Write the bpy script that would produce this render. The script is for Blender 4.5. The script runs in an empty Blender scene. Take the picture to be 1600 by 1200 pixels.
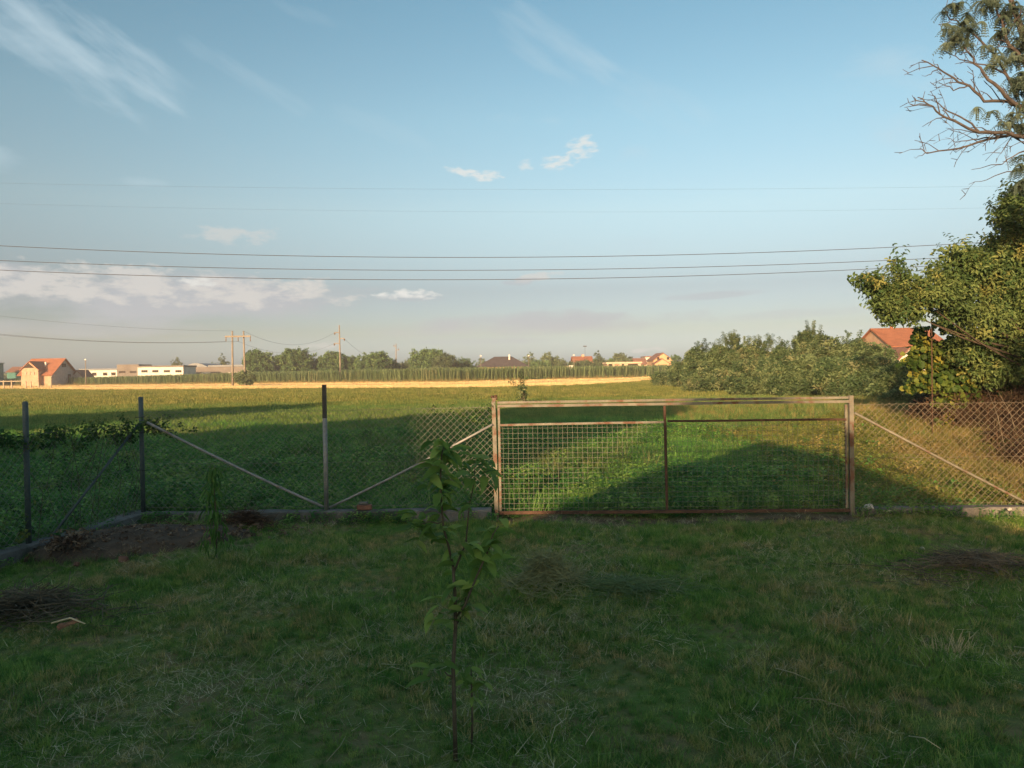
import bpy, math, random
import numpy as np
from mathutils import Vector, Matrix, Euler
R = math.radians
scn = bpy.context.scene
rng = np.random.default_rng(7)
random.seed(7)

# ------------------------------------------------------------ camera
cam_d = bpy.data.cameras.new('camera')
cam_d.sensor_width = 36.0
cam_d.lens = 27.0
cam_d.clip_start = 0.05
cam_d.clip_end = 6000
cam = bpy.data.objects.new('camera', cam_d)
scn.collection.objects.link(cam)
cam.location = (0, 0, 1.7)
CM = Matrix.Rotation(R(90 - 0.91), 3, 'X') @ Matrix.Rotation(R(-0.9), 3, 'Z')
cam.rotation_euler = CM.to_euler()
scn.camera = cam

# ------------------------------------------------------------ sun, sky, exposure
SUN_AZ, SUN_EL = 21.0, 11.0          # bearing in which shadows fall (from +Y towards +X), elevation
SUN_STRENGTH = 5.0
SKY_STRENGTH = 0.13
EXPOSURE = 1.08
sd = bpy.data.lights.new('sun', 'SUN')
sd.energy = SUN_STRENGTH
sd.angle = R(0.7)
sd.color = (1.0, 0.63, 0.34)
sun = bpy.data.objects.new('sun', sd)
scn.collection.objects.link(sun)
DS = Vector((math.sin(R(SUN_AZ)) * math.cos(R(SUN_EL)), math.cos(R(SUN_AZ)) * math.cos(R(SUN_EL)), -math.sin(R(SUN_EL))))
sun.rotation_euler = DS.to_track_quat('-Z', 'Y').to_euler()
sun.location = (-10, -20, 15)
scn.view_settings.view_transform = 'Standard'
scn.view_settings.look = 'None'
scn.view_settings.exposure = EXPOSURE
scn.view_settings.gamma = 1
scn.view_settings.use_curve_mapping = False
try:
    scn.cycles.max_bounces = 6
    scn.cycles.diffuse_bounces = 5
    scn.cycles.glossy_bounces = 2
    scn.cycles.transmission_bounces = 3
    scn.cycles.transparent_max_bounces = 4
    scn.cycles.caustics_reflective = False
    scn.cycles.caustics_refractive = False
except Exception:
    pass

# pixel (1600x1200 photo) helpers: where a ray meets a depth or the ground
def ray(px, py):
    return CM @ Vector(((px - 800) / 1200, -(py - 600) / 1200, -1.0))
def D(px, py, Y):
    d = ray(px, py); t = Y / d.y
    return Vector((d.x * t, Y, 1.7 + d.z * t))
def G(px, py, z=0.0):
    d = ray(px, py); t = (z - 1.7) / d.z
    return Vector((d.x * t, d.y * t, z))
def hor(px):   # horizon pixel row at column px
    return 581 - (px - 800) * 0.0157

class NT:
    """tiny node tree helper"""
    def __init__(s, nt): s.t = nt
    def n(s, typ, **kw):
        nd = s.t.nodes.new(typ)
        for k, v in kw.items():
            if k.startswith('i_'):
                nd.inputs[k[2:].replace('_', ' ')].default_value = v
            else: setattr(nd, k, v)
        return nd
    def l(s, a, b): s.t.links.new(a, b)
    def val(s, x, sock):
        if hasattr(x, 'is_linked') or isinstance(x, bpy.types.NodeSocket): s.l(x, sock)
        else: sock.default_value = x
    def m(s, op, a, b=0.0, c=0.0, clamp=False):
        nd = s.t.nodes.new('ShaderNodeMath'); nd.operation = op; nd.use_clamp = clamp
        s.val(a, nd.inputs[0]); s.val(b, nd.inputs[1]); s.val(c, nd.inputs[2])
        return nd.outputs[0]
    def mix(s, f, a, b, mode='MIX'):
        nd = s.t.nodes.new('ShaderNodeMix'); nd.data_type = 'RGBA'; nd.blend_type = mode
        s.val(f, nd.inputs[0])
        for x, i in ((a, 6), (b, 7)):
            if isinstance(x, (tuple, list)): nd.inputs[i].default_value = (*x[:3], 1)
            else: s.l(x, nd.inputs[i])
        return nd.outputs[2]
    def noise(s, vec, scale, detail=3, rough=0.5, dims='3D'):
        nd = s.t.nodes.new('ShaderNodeTexNoise'); nd.noise_dimensions = dims
        nd.inputs['Scale'].default_value = scale; nd.inputs['Detail'].default_value = detail
        nd.inputs['Roughness'].default_value = rough
        if vec is not None: s.l(vec, nd.inputs['Vector'])
        return nd.outputs[0]
    def ramp(s, fac, stops):
        nd = s.t.nodes.new('ShaderNodeValToRGB')
        cr = nd.color_ramp
        while len(cr.elements) < len(stops): cr.elements.new(0.5)
        for e, (p, c) in zip(cr.elements, stops):
            e.position = p; e.color = (*c[:3], 1) if isinstance(c, (tuple, list)) else (c, c, c, 1)
        s.l(fac, nd.inputs[0])
        return nd.outputs[0]

# ------------------------------------------------------------ world
W = bpy.data.worlds.new('World'); scn.world = W; W.use_nodes = True
wt = W.node_tree; wt.nodes.clear(); w = NT(wt)
out = w.n('ShaderNodeOutputWorld'); bg = w.n('ShaderNodeBackground')
sky = w.n('ShaderNodeTexSky'); sky.sky_type = 'NISHITA'; sky.sun_disc = False
sky.sun_elevation = R(SUN_EL); sky.sun_rotation = R(180 + SUN_AZ)
sky.altitude = 100; sky.air_density = 1.0; sky.dust_density = 1.2; sky.ozone_density = 2.0
tc = w.n('ShaderNodeTexCoord'); sep = w.n('ShaderNodeSeparateXYZ'); w.l(tc.outputs['Generated'], sep.inputs[0])
sx, sy, sz = sep.outputs
AZ = w.m('ARCTAN2', sx, sy); EL = w.m('ARCSINE', sz)
comb = w.n('ShaderNodeCombineXYZ'); w.l(AZ, comb.inputs[0]); w.l(w.m('MULTIPLY', EL, 2.6), comb.inputs[1])
nA = w.noise(comb.outputs[0], 26, 7, 0.6)        # puffy
nB = w.noise(comb.outputs[0], 7, 5, 0.55)        # large
al = w.m('SUBTRACT', w.m('MULTIPLY', AZ, .86), w.m('MULTIPLY', EL, .5)); ac = w.m('ADD', w.m('MULTIPLY', AZ, .5), w.m('MULTIPLY', EL, .86))
cb2 = w.n('ShaderNodeCombineXYZ'); w.l(w.m('MULTIPLY', al, 5.0), cb2.inputs[0]); w.l(w.m('MULTIPLY', ac, 22.0), cb2.inputs[1])
nC = w.noise(cb2.outputs[0], 1.6, 6, 0.55)
nD = w.noise(comb.outputs[0], 75, 5, 0.55)        # small puffs   # streaks
gm = w.n('ShaderNodeGamma'); gm.inputs['Gamma'].default_value = 1.46; w.l(sky.outputs[0], gm.inputs['Color'])
# pale, hazy evening air: one correction by elevation, the same all the way round
air = w.ramp(w.m('DIVIDE', EL, R(90), clamp=True), [(0.0, (.275, .345, .72)), (.012, (.262, .302, .56)), (.033, (.222, .208, .275)), (.067, (.262, .196, .200)), (.13, (.55, .385, .28)), (.2, (.64, .50, .34)), (.3, (.63, .57, .385)), (.5, (.89, .79, .515))])
col = w.mix(1.0, gm.outputs[0], air, 'MULTIPLY')
def cloud(px, py, rx, ry, rot, amp, c, tex, lo, hi, soft):
    global col
    d = ray(px, py).normalized()
    a0, e0 = math.atan2(d.x, d.y), math.asin(d.z)
    ra, re = rx / 1300.0, ry / 1300.0
    cr, sr = math.cos(R(rot)), math.sin(R(rot))
    da = w.m('SUBTRACT', AZ, a0); de = w.m('SUBTRACT', EL, e0)
    u = w.m('ADD', w.m('MULTIPLY', da, cr / ra), w.m('MULTIPLY', de, sr / ra))
    v = w.m('ADD', w.m('MULTIPLY', da, -sr / re), w.m('MULTIPLY', de, cr / re))
    q = w.m('ADD', w.m('MULTIPLY', u, u), w.m('MULTIPLY', v, v))
    k = w.m('SUBTRACT', 1.0, q, clamp=True)
    thr = w.m('MULTIPLY_ADD', k, -soft, lo)
    f = w.m('DIVIDE', w.m('SUBTRACT', tex, thr), hi, clamp=True)
    f = w.m('MULTIPLY', w.m('MULTIPLY', f, amp), w.m('MULTIPLY', k, 3.0, clamp=True))
    col = w.mix(f, col, c)
WHT = (2.9, 2.95, 2.85); GRY = (1.72, 1.85, 1.98); CIR = (2.0, 2.55, 2.85); LOWW = (2.45, 2.42, 2.32)
S1 = (nC, .60, .62, .24)      # streaks
S2 = (nB, .60, .30, .22)      # soft
P1 = (nD, .66, .28, .38)      # crisp puffs
P2 = (nA, .66, .15, .30)
B1 = (nB, .58, .22, .30)
def cl(px, py, rx, ry, rot, amp, c, st): cloud(px, py, rx, ry, rot, amp, c, st[0], st[1], st[2], st[3])
for a in ((90, 50, 230, 70, -30, .95, CIR, S1), (60, 60, 190, 60, -28, .5, CIR, S2), (190, 100, 170, 45, -28, .55, CIR, S1), (390, 125, 150, 24, -24, .5, CIR, S1), (870, 75, 150, 50, -28, .6, CIR, S1), (1010, 145, 140, 46, -28, .5, CIR, S1),
          (790, 190, 110, 26, -5, .6, CIR, S2), (1390, 140, 110, 80, -40, .5, CIR, S2), (990, 245, 60, 22, 0, .5, CIR, S2), (20, 252, 70, 24, -5, .7, CIR, S2), (215, 283, 70, 12, 0, .5, CIR, S2),
          (950, 382, 130, 20, -4, .5, CIR, S2), (1290, 402, 110, 22, 4, .45, CIR, S2), (470, 20, 130, 14, -10, .3, CIR, S1), (600, 200, 160, 20, -15, .3, CIR, S1),
          (722, 268, 40, 9, -10, .8, WHT, P1), (757, 275, 42, 13, 0, .8, WHT, P1), (821, 259, 17, 15, 0, .55, WHT, P1), (870, 255, 38, 17, 2, .8, WHT, P1), (908, 231, 38, 26, 14, .8, WHT, P1),
          (372, 366, 95, 24, 0, .55, LOWW, P2), (842, 433, 55, 12, 4, .7, LOWW, P2), (815, 440, 60, 9, 2, .5, GRY, P2),
          (180, 462, 520, 50, 0, .9, GRY, B1), (200, 446, 460, 44, -1, .8, LOWW, P2), (310, 440, 40, 12, 0, .8, WHT, P1), (470, 448, 60, 18, 10, .8, LOWW, P1),
          (642, 466, 95, 10, 0, .6, GRY, B1), (638, 460, 75, 12, 0, .95, WHT, P1), (850, 505, 360, 24, 1, .8, GRY, B1), (920, 491, 130, 12, -3, .5, GRY, P2),
          (1090, 463, 120, 8, 2, .5, GRY, B1), (760, 533, 140, 8, 0, .5, GRY, B1), (500, 541, 70, 9, 5, .5, LOWW, P2), (1013, 547, 45, 8, 5, .55, LOWW, P2), (120, 512, 340, 18, 0, .5, GRY, B1), (1250, 490, 200, 10, 2, .3, GRY, B1)):
    cl(*a)
w.l(col, bg.inputs['Color']); bg.inputs['Strength'].default_value = SKY_STRENGTH
w.l(bg.outputs[0], out.inputs[0])

# ------------------------------------------------------------ materials
def mat(name, base, c2=None, nscale=3.0, rough=0.85, bump=0.0, bscale=40, spec=0.3, metal=0.0, detail=4, lo=.35, hi=.65, coords='Object', extra=None):
    m = bpy.data.materials.new(name); m.use_nodes = True
    k = NT(m.node_tree); bs = m.node_tree.nodes['Principled BSDF']
    bs.inputs['Roughness'].default_value = rough
    bs.inputs['Specular IOR Level'].default_value = spec
    bs.inputs['Metallic'].default_value = metal
    tcn = k.n('ShaderNodeTexCoord'); vec = tcn.outputs['Object']
    if coords == 'World':
        g = k.n('ShaderNodeNewGeometry'); vec = g.outputs['Position']
    if c2 is None: c2 = tuple(min(1, x * 1.25) for x in base)
    f = k.ramp(k.noise(vec, nscale, detail, .6), [(lo, 0.0), (hi, 1.0)])
    c = k.mix(f, base, c2)
    f2 = k.ramp(k.noise(vec, nscale * 7, 3, .6), [(.3, .82), (.7, 1.12)])
    c = k.mix(1.0, c, f2, 'MULTIPLY')
    if extra:
        for (ec, esc, elo, ehi) in extra:
            f3 = k.ramp(k.noise(vec, esc, 5, .65), [(elo, 0.0), (ehi, 1.0)])
            c = k.mix(f3, c, ec)
    k.l(c, bs.inputs['Base Color'])
    if bump:
        b = k.n('ShaderNodeBump'); b.inputs['Strength'].default_value = bump; b.inputs['Distance'].default_value = 0.02
        k.l(k.noise(vec, bscale, 4, .6), b.inputs['Height']); k.l(b.outputs[0], bs.inputs['Normal'])
    return m

def leafmat(name, a, b, c=None, trans=.35, big=.25, fine=2.5, clo=.55, chi=.75, rough=.6, vary=.35, spec=.22, dim=.5):
    """two greens mixed by place and by plant, plus a third colour in patches"""
    m = bpy.data.materials.new(name); m.use_nodes = True
    nt = m.node_tree; nt.nodes.clear(); k = NT(nt)
    o = k.n('ShaderNodeOutputMaterial')
    g = k.n('ShaderNodeNewGeometry'); pos = g.outputs['Position']
    oi = k.n('ShaderNodeObjectInfo')
    n1 = k.noise(pos, big, 4, .6); n2 = k.noise(pos, fine, 3, .6)
    f = k.m('ADD', k.m('MULTIPLY', n1, .55), k.m('MULTIPLY', n2, .45))
    f = k.m('ADD', f, k.m('MULTIPLY', k.m('SUBTRACT', oi.outputs['Random'], .5), vary))
    f = k.ramp(f, [(.35, 0.0), (.65, 1.0)])
    cc = k.mix(f, a, b)
    if c is not None:
        n3 = k.noise(pos, big * 2.3, 5, .65)
        f3 = k.m('ADD', n3, k.m('MULTIPLY', k.m('SUBTRACT', oi.outputs['Random'], .5), .25))
        f3 = k.ramp(f3, [(clo, 0.0), (chi, 1.0)])
        cc = k.mix(f3, cc, c)
    rv = k.m('MULTIPLY_ADD', oi.outputs['Random'], dim, 1 - dim / 2)
    mul = k.n('ShaderNodeVectorMath'); mul.operation = 'SCALE'; k.l(cc, mul.inputs[0]); k.l(rv, mul.inputs['Scale'])
    cc = mul.outputs[0]
    p = k.n('ShaderNodeBsdfPrincipled'); p.inputs['Roughness'].default_value = rough; p.inputs['Specular IOR Level'].default_value = spec
    k.l(cc, p.inputs['Base Color'])
    if trans > 0:
        tr = k.n('ShaderNodeBsdfTranslucent'); k.l(cc, tr.inputs[0])
        mx = k.n('ShaderNodeMixShader'); mx.inputs[0].default_value = trans
        k.l(p.outputs[0], mx.inputs[1]); k.l(tr.outputs[0], mx.inputs[2]); k.l(mx.outputs[0], o.inputs[0])
    else: k.l(p.outputs[0], o.inputs[0])
    return m

M = {}
M['lawn'] = leafmat('lawn_blades', (.105, .275, .042), (.175, .295, .055), (.36, .29, .12), .38, .55, 3.5, .50, .68, .48, .6, .35, .9)
M['weeds'] = leafmat('weed_leaves', (.070, .245, .050), (.140, .285, .062), (.22, .27, .08), .4, .25, 2.0, .56, .8, .5, .6, .35, .8)
M['olive'] = leafmat('olive_weeds', (.13, .19, .045), (.21, .23, .060), (.30, .24, .10), .35, .4, 2.5, .5, .75)
M['field'] = leafmat('field_grass', (.140, .195, .050), (.210, .215, .065), (.30, .23, .09), .35, .05, .6, .58, .85)
M['fieldnear'] = leafmat('near_field_grass', (.095, .195, .052), (.165, .225, .068), (.25, .23, .09), .38, .12, 1.2, .58, .85)
M['drygrass'] = leafmat('dry_grass', (.22, .19, .07), (.34, .24, .10), (.13, .17, .04), .3, .5, 2.5, .5, .7)
M['reed'] = leafmat('reed_leaves', (.06, .14, .035), (.13, .19, .055), (.26, .22, .11), .35, .5, 3, .55, .75)
M['straw'] = leafmat('dry_stalks', (.36, .32, .19), (.52, .46, .30), (.24, .28, .14), .15, .6, 3, .55, .75)
M['stub'] = leafmat('stubble_stalks', (.54, .41, .19), (.68, .55, .28), (.36, .27, .13), .2, .05, 1.5, .55, .75)
M['maize'] = leafmat('maize_leaves', (.12, .20, .08), (.19, .26, .12), (.28, .28, .15), .35, .04, .5, .55, .8)
M['tassel'] = leafmat('maize_tassels', (.34, .28, .16), (.42, .34, .2), None, .2)
M['far'] = leafmat('far_leaves', (.072, .150, .058), (.115, .195, .078), (.15, .21, .09), .3, .15, 1.0, .6, .8)
M['farpale'] = leafmat('pale_leaves', (.095, .15, .075), (.14, .19, .10), None, .25, .15, 1.0)
M['fardark'] = leafmat('dark_leaves', (.065, .11, .055), (.10, .14, .07), None, .25, .15, 1.0)
M['hedge'] = leafmat('thicket_leaves', (.070, .130, .055), (.120, .170, .078), (.19, .19, .10), .3, .25, 1.6, .58, .8, .6, .5, .22, .8)
M['fruit'] = leafmat('fruit_leaves', (.070, .140, .048), (.135, .190, .065), (.26, .25, .08), .32, .6, 3, .58, .8)
M['vine'] = leafmat('vine_leaves', (.050, .105, .022), (.11, .155, .032), (.28, .25, .045), .38, .8, 4, .50, .70, .6, .7, .22, .8)
M['ailanthus'] = leafmat('feather_leaves', (.060, .100, .075), (.095, .135, .10), None, .3, .8, 3)
M['pear'] = leafmat('pear_leaves', (.15, .28, .06), (.24, .35, .08), (.30, .34, .10), .45, 3, 14, .58, .8)
M['peach'] = leafmat('peach_leaves', (.055, .145, .03), (.09, .19, .04), None, .4, 3, 14)
M['hay'] = leafmat('hay_stalks', (.30, .33, .16), (.44, .45, .25), (.22, .22, .11), .15, 1.5, 9, .6, .8)
M['cutgrass'] = leafmat('cut_grass', (.16, .26, .10), (.25, .33, .15), None, .25, 1.5, 6)
M['bindweed'] = leafmat('bindweed_leaves', (.035, .10, .028), (.075, .15, .04), (.19, .21, .06), .35, .8, 4, .54, .72)
M['bramble'] = leafmat('bramble', (.065, .042, .028), (.10, .066, .04), (.05, .07, .03), .15, .8, 4, .6, .75)
M['duff'] = leafmat('dead_leaves', (.10, .065, .045), (.20, .15, .10), (.32, .28, .22), .1, 1.5, 9, .6, .8)
M['bark'] = mat('bark', (.045, .036, .028), (.09, .072, .055), 8, .9, .5, 30)
M['greybark'] = mat('grey_bark', (.045, .04, .04), (.085, .075, .07), 8, .9, .4, 30)
M['stem'] = mat('green_brown_stem', (.075, .06, .04), (.13, .105, .07), 20, .8)
M['twig'] = mat('dark_twigs', (.075, .066, .045), (.17, .145, .10), 6, .9)
M['concrete'] = mat('concrete', (.11, .11, .105), (.19, .185, .175), 3, .95, .5, 60, extra=[((.06, .065, .05), 2.2, .48, .66)])
M['greensteel'] = mat('blue_grey_paint', (.050, .075, .078), (.085, .11, .11), 6, .55, .1, 60, .4)
M['greysteel'] = mat('weathered_steel', (.15, .165, .165), (.24, .25, .245), 5, .5, .1, 60, .5, extra=[((.13, .08, .05), 9, .58, .72)])
M['darkpaint'] = mat('dark_paint', (.028, .032, .034), (.05, .052, .05), 8, .6)  # post top's darkening against the bright field, put into the colour
M['rustwhite'] = mat('rusty_cream_paint', (.12, .12, .098), (.19, .185, .148), 4, .6, .15, 60, .4, extra=[((.105, .052, .03), 7, .49, .62)])
M['rust'] = mat('rust', (.055, .034, .025), (.10, .058, .038), 9, .85, .3, 80)
M['galv'] = mat('galvanised_wire', (.13, .13, .115), (.20, .195, .17), 5, .5, 0, 40, .4)
M['rustwire'] = mat('rusty_netting_wire', (.12, .105, .08), (.19, .17, .13), 3, .6, 0, 40, .4, .1)
M['wire'] = mat('black_cable', (.035, .035, .035), (.05, .05, .05), 3, .6)
M['pole'] = mat('concrete_pole', (.17, .15, .125), (.22, .2, .165), 1, .9)
M['insul'] = mat('insulator', (.10, .07, .05), (.14, .1, .07), 3, .4)
M['tile'] = mat('orange_roof_tile', (.235, .095, .050), (.31, .13, .07), 1.2, .8, .4, 12)
M['tileold'] = mat('brown_roof_tile', (.16, .085, .06), (.22, .12, .085), 1.2, .85)
M['darktile'] = mat('charcoal_roof_tile', (.060, .052, .055), (.085, .075, .075), 1.2, .75)
M['block'] = mat('clay_block', (.34, .225, .15), (.42, .30, .21), 1.5, .9)
M['greyblock'] = mat('grey_block', (.28, .27, .26), (.36, .34, .33), 1.2, .9)
M['cream'] = mat('cream_render', (.42, .35, .25), (.48, .41, .3), .8, .9)
M['peachw'] = mat('peach_render', (.42, .28, .16), (.48, .33, .2), .8, .9)
M['white'] = mat('white_render', (.52, .51, .46), (.60, .59, .54), .5, .85)
M['whitewash'] = mat('whitewash', (.74, .73, .70), (.80, .79, .76), .5, .85)  # wall colour lifted to near white to bounce light into the shaded yard
M['greywall'] = mat('grey_cladding', (.12, .11, .10), (.155, .145, .13), .5, .7)
M['bluegrey'] = mat('blue_grey_sheet', (.10, .125, .15), (.14, .17, .19), .6, .5, .1, 30)
M['teal'] = mat('teal_sheet', (.015, .12, .11), (.025, .15, .135), .6, .6)
M['glass'] = mat('window_glass', (.03, .032, .035), (.05, .05, .055), 1, .15, 0, 40, .6)
M['hole'] = mat('dark_opening', (.025, .018, .014), (.04, .03, .022), 1, .9)
M['wood'] = mat('pale_wood', (.26, .23, .17), (.34, .3, .23), 3, .85)
M['stone'] = mat('pale_stone', (.42, .40, .36), (.56, .54, .48), 9, .9, .4, 30)
M['brick'] = mat('red_brick', (.15, .075, .055), (.22, .115, .08), 14, .9, .4, 60)
M['soil'] = mat('dark_soil', (.060, .044, .032), (.11, .082, .058), 5, .95, .8, 30)
M['barkpiece'] = mat('orange_brown_bark', (.20, .095, .055), (.29, .16, .09), 12, .85, .5, 60)
M['sheet'] = mat('stubble', (.66, .43, .17), (.82, .56, .25), .35, .95, .6, 9, coords='World', extra=[((.45, .28, .10), .16, .58, .7)])

def ground_material():
    m = bpy.data.materials.new('ground_soil_and_turf'); m.use_nodes = True
    k = NT(m.node_tree); bs = m.node_tree.nodes['Principled BSDF']
    bs.inputs['Roughness'].default_value = .95; bs.inputs['Specular IOR Level'].default_value = .1
    g = k.n('ShaderNodeNewGeometry'); pos = g.outputs['Position']
    s = k.n('ShaderNodeSeparateXYZ'); k.l(pos, s.inputs[0])
    yard = k.mix(k.ramp(k.noise(pos, 1.6, 5, .6), [(.4, 0.), (.65, 1.)]), (.10, .165, .038), (.19, .155, .08))
    field = k.mix(k.ramp(k.noise(pos, .12, 5, .6), [(.4, 0.), (.65, 1.)]), (.11, .17, .045), (.20, .20, .065))
    field = k.mix(k.ramp(k.noise(pos, 1.4, 4, .7), [(.4, 0.), (.7, .5)]), field, (.06, .085, .025))
    near = k.m('DIVIDE', k.m('SUBTRACT', s.outputs[1], 12.0), 14.0, clamp=True)
    c = k.mix(near, yard, field)
    dirt = k.mix(k.ramp(k.noise(pos, 5, 4, .6), [(.4, 0.), (.6, 1.)]), (.085, .062, .045), (.15, .115, .085))
    yy = k.m('ADD', s.outputs[1], k.m('MULTIPLY', s.outputs[0], .03))
    band = k.m('SUBTRACT', 1.0, k.m('MULTIPLY', k.m('ABSOLUTE', k.m('SUBTRACT', yy, 8.70)), 2.2), clamp=True)
    band = k.m('MULTIPLY', band, k.m('MULTIPLY', k.m('GREATER_THAN', s.outputs[0], -.3), k.m('LESS_THAN', s.outputs[0], 4.6)))
    c = k.mix(band, c, dirt)
    k.l(c, bs.inputs['Base Color'])
    b = k.n('ShaderNodeBump'); b.inputs['Strength'].default_value = .8; b.inputs['Distance'].default_value = .05
    k.l(k.noise(pos, 9, 5, .65), b.inputs['Height']); k.l(b.outputs[0], bs.inputs['Normal'])
    return m
M['ground'] = ground_material()

# ------------------------------------------------------------ mesh helpers
class Geo:
    def __init__(s): s.v = []; s.f = []; s.sm = []
    def poly(s, pts, smooth=False):
        b = len(s.v); s.v += [tuple(p) for p in pts]; s.f.append(tuple(range(b, b + len(pts)))); s.sm.append(smooth)
    def mesh(s, vs, fs, smooth=False):
        b = len(s.v); s.v += [tuple(p) for p in vs]
        for f in fs: s.f.append(tuple(i + b for i in f)); s.sm.append(smooth)
    def box(s, x0, x1, y0, y1, z0, z1):
        v = [(x0, y0, z0), (x1, y0, z0), (x1, y1, z0), (x0, y1, z0), (x0, y0, z1), (x1, y0, z1), (x1, y1, z1), (x0, y1, z1)]
        s.mesh(v, [(3, 2, 1, 0), (4, 5, 6, 7), (0, 1, 5, 4), (1, 2, 6, 5), (2, 3, 7, 6), (3, 0, 4, 7)])
    def prism(s, prof, a0, a1, axis='y'):
        """prof: list of (u,z); extruded from a0 to a1 along axis"""
        n = len(prof)
        mk = (lambda u, z, a: (u, a, z)) if axis == 'y' else (lambda u, z, a: (a, u, z))
        v = [mk(u, z, a0) for u, z in prof] + [mk(u, z, a1) for u, z in prof]
        s.mesh(v, [tuple(range(n)), tuple(range(2 * n - 1, n - 1, -1))] + [(i, i + n, (i + 1) % n + n, (i + 1) % n) for i in range(n)])
    def tube(s, pts, rad, n=6, cap=True, smooth=True):
        pts = [Vector(p) for p in pts]
        if not hasattr(rad, '__len__'): rad = [rad] * len(pts)
        b = len(s.v); prev = None
        for i, p in enumerate(pts):
            t = (pts[min(i + 1, len(pts) - 1)] - pts[max(i - 1, 0)])
            if t.length < 1e-9: t = Vector((0, 0, 1))
            t.normalize()
            a = prev if prev is not None else (Vector((1, 0, 0)) if abs(t.x) < .9 else Vector((0, 1, 0)))
            u = (a - t * a.dot(t)); u.normalize(); prev = u
            q = t.cross(u)
            for j in range(n):
                an = 2 * math.pi * (j + .5) / n
                s.v.append(tuple(p + (u * math.cos(an) + q * math.sin(an)) * rad[i]))
        for i in range(len(pts) - 1):
            for j in range(n):
                s.f.append((b + i * n + j, b + i * n + (j + 1) % n, b + (i + 1) * n + (j + 1) % n, b + (i + 1) * n + j)); s.sm.append(smooth)
        if cap:
            s.f.append(tuple(b + j for j in reversed(range(n)))); s.sm.append(False)
            e = b + (len(pts) - 1) * n
            s.f.append(tuple(e + j for j in range(n))); s.sm.append(False)
    def data(s, name, m):
        me = bpy.data.meshes.new(name); me.from_pydata(s.v, [], s.f)
        me.polygons.foreach_set('use_smooth', s.sm)
        if m is not None: me.materials.append(m)
        me.update(); return me
    def build(s, name, m, parent=None, **props):
        return link(bpy.data.objects.new(name, s.data(name, m)), parent, **props)

def link(o, parent=None, **props):
    scn.collection.objects.link(o)
    if parent is not None: o.parent = parent
    for k, v in props.items():
        if v is not None: o[k] = v
    return o
def thing(name, label, cat, group=None, loc=(0, 0, 0)):
    o = bpy.data.objects.new(name, None); o.empty_display_size = .3; o.location = loc
    return link(o, None, label=label, category=cat, group=group)

# scattering: one vertex per plant, the plants put there by geometry nodes
def scatter(name, pts, rots, scl, protos, parent=None, **props):
    n = len(pts)
    me = bpy.data.meshes.new(name)
    me.vertices.add(n); me.vertices.foreach_set('co', np.asarray(pts, dtype=np.float32).ravel())
    a = me.attributes.new('rot', 'FLOAT_VECTOR', 'POINT'); a.data.foreach_set('vector', np.asarray(rots, dtype=np.float32).ravel())
    scl = np.asarray(scl, dtype=np.float32)
    if scl.ndim == 1: scl = np.stack([scl] * 3, 1)
    a = me.attributes.new('scl', 'FLOAT_VECTOR', 'POINT'); a.data.foreach_set('vector', scl.ravel())
    a = me.attributes.new('idx', 'INT', 'POINT'); a.data.foreach_set('value', rng.integers(0, len(protos), n).astype(np.int32))
    for mm in protos[0].data.materials: me.materials.append(mm)
    o = bpy.data.objects.new(name, me)
    key = 'scatter_' + '_'.join(p.name for p in protos)
    ng = bpy.data.node_groups.get(key[:60])
    if ng is None:
        ng = bpy.data.node_groups.new(key[:60], 'GeometryNodeTree')
        ng.interface.new_socket('Geometry', in_out='INPUT', socket_type='NodeSocketGeometry')
        ng.interface.new_socket('Geometry', in_out='OUTPUT', socket_type='NodeSocketGeometry')
        N = ng.nodes; L = ng.links
        gi = N.new('NodeGroupInput'); go = N.new('NodeGroupOutput')
        jn = N.new('GeometryNodeJoinGeometry')
        for p in protos:
            oi = N.new('GeometryNodeObjectInfo'); oi.inputs['Object'].default_value = p; oi.inputs['As Instance'].default_value = True
            L.new(oi.outputs['Geometry'], jn.inputs[0])
        ip = N.new('GeometryNodeInstanceOnPoints'); ip.inputs['Pick Instance'].default_value = True
        def attr(nm, t):
            x = N.new('GeometryNodeInputNamedAttribute'); x.data_type = t; x.inputs['Name'].default_value = nm
            return x.outputs['Attribute']
        L.new(gi.outputs[0], ip.inputs['Points']); L.new(jn.outputs[0], ip.inputs['Instance'])
        L.new(attr('idx', 'INT'), ip.inputs['Instance Index'])
        L.new(attr('scl', 'FLOAT_VECTOR'), ip.inputs['Scale'])
        e2r = N.new('FunctionNodeEulerToRotation'); L.new(attr('rot', 'FLOAT_VECTOR'), e2r.inputs[0])
        L.new(e2r.outputs[0], ip.inputs['Rotation'])
        L.new(ip.outputs[0], go.inputs[0])
    md = o.modifiers.new('plants', 'NODES'); md.node_group = ng
    return link(o, parent, **props)

def proto(name, geo, m):
    return bpy.data.objects.new(name, geo.data(name, m))

def blade(g, base, ang, h, wd, lean, bend, segs=2, twist=0.0):
    """a grass blade: narrow strip that leans and bends over"""
    dx, dy = math.cos(ang), math.sin(ang)
    px_, py_ = -math.sin(ang + twist), math.cos(ang + twist)
    vs = []; L = h / segs; th = lean; x = 0; z = 0
    for i in range(segs + 1):
        ww = wd * (1 - (i / segs)) * .5
        if i == segs: vs.append((base[0] + dx * x, base[1] + dy * x, base[2] + z))
        else:
            vs.append((base[0] + dx * x - px_ * ww, base[1] + dy * x - py_ * ww, base[2] + z))
            vs.append((base[0] + dx * x + px_ * ww, base[1] + dy * x + py_ * ww, base[2] + z))
        x += math.sin(th) * L; z += math.cos(th) * L; th += bend / segs
    fs = [(2 * i, 2 * i + 1, 2 * i + 3, 2 * i + 2) for i in range(segs - 1)] + [(2 * segs - 2, 2 * segs - 1, 2 * segs)]
    g.mesh(vs, fs, True)
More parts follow.
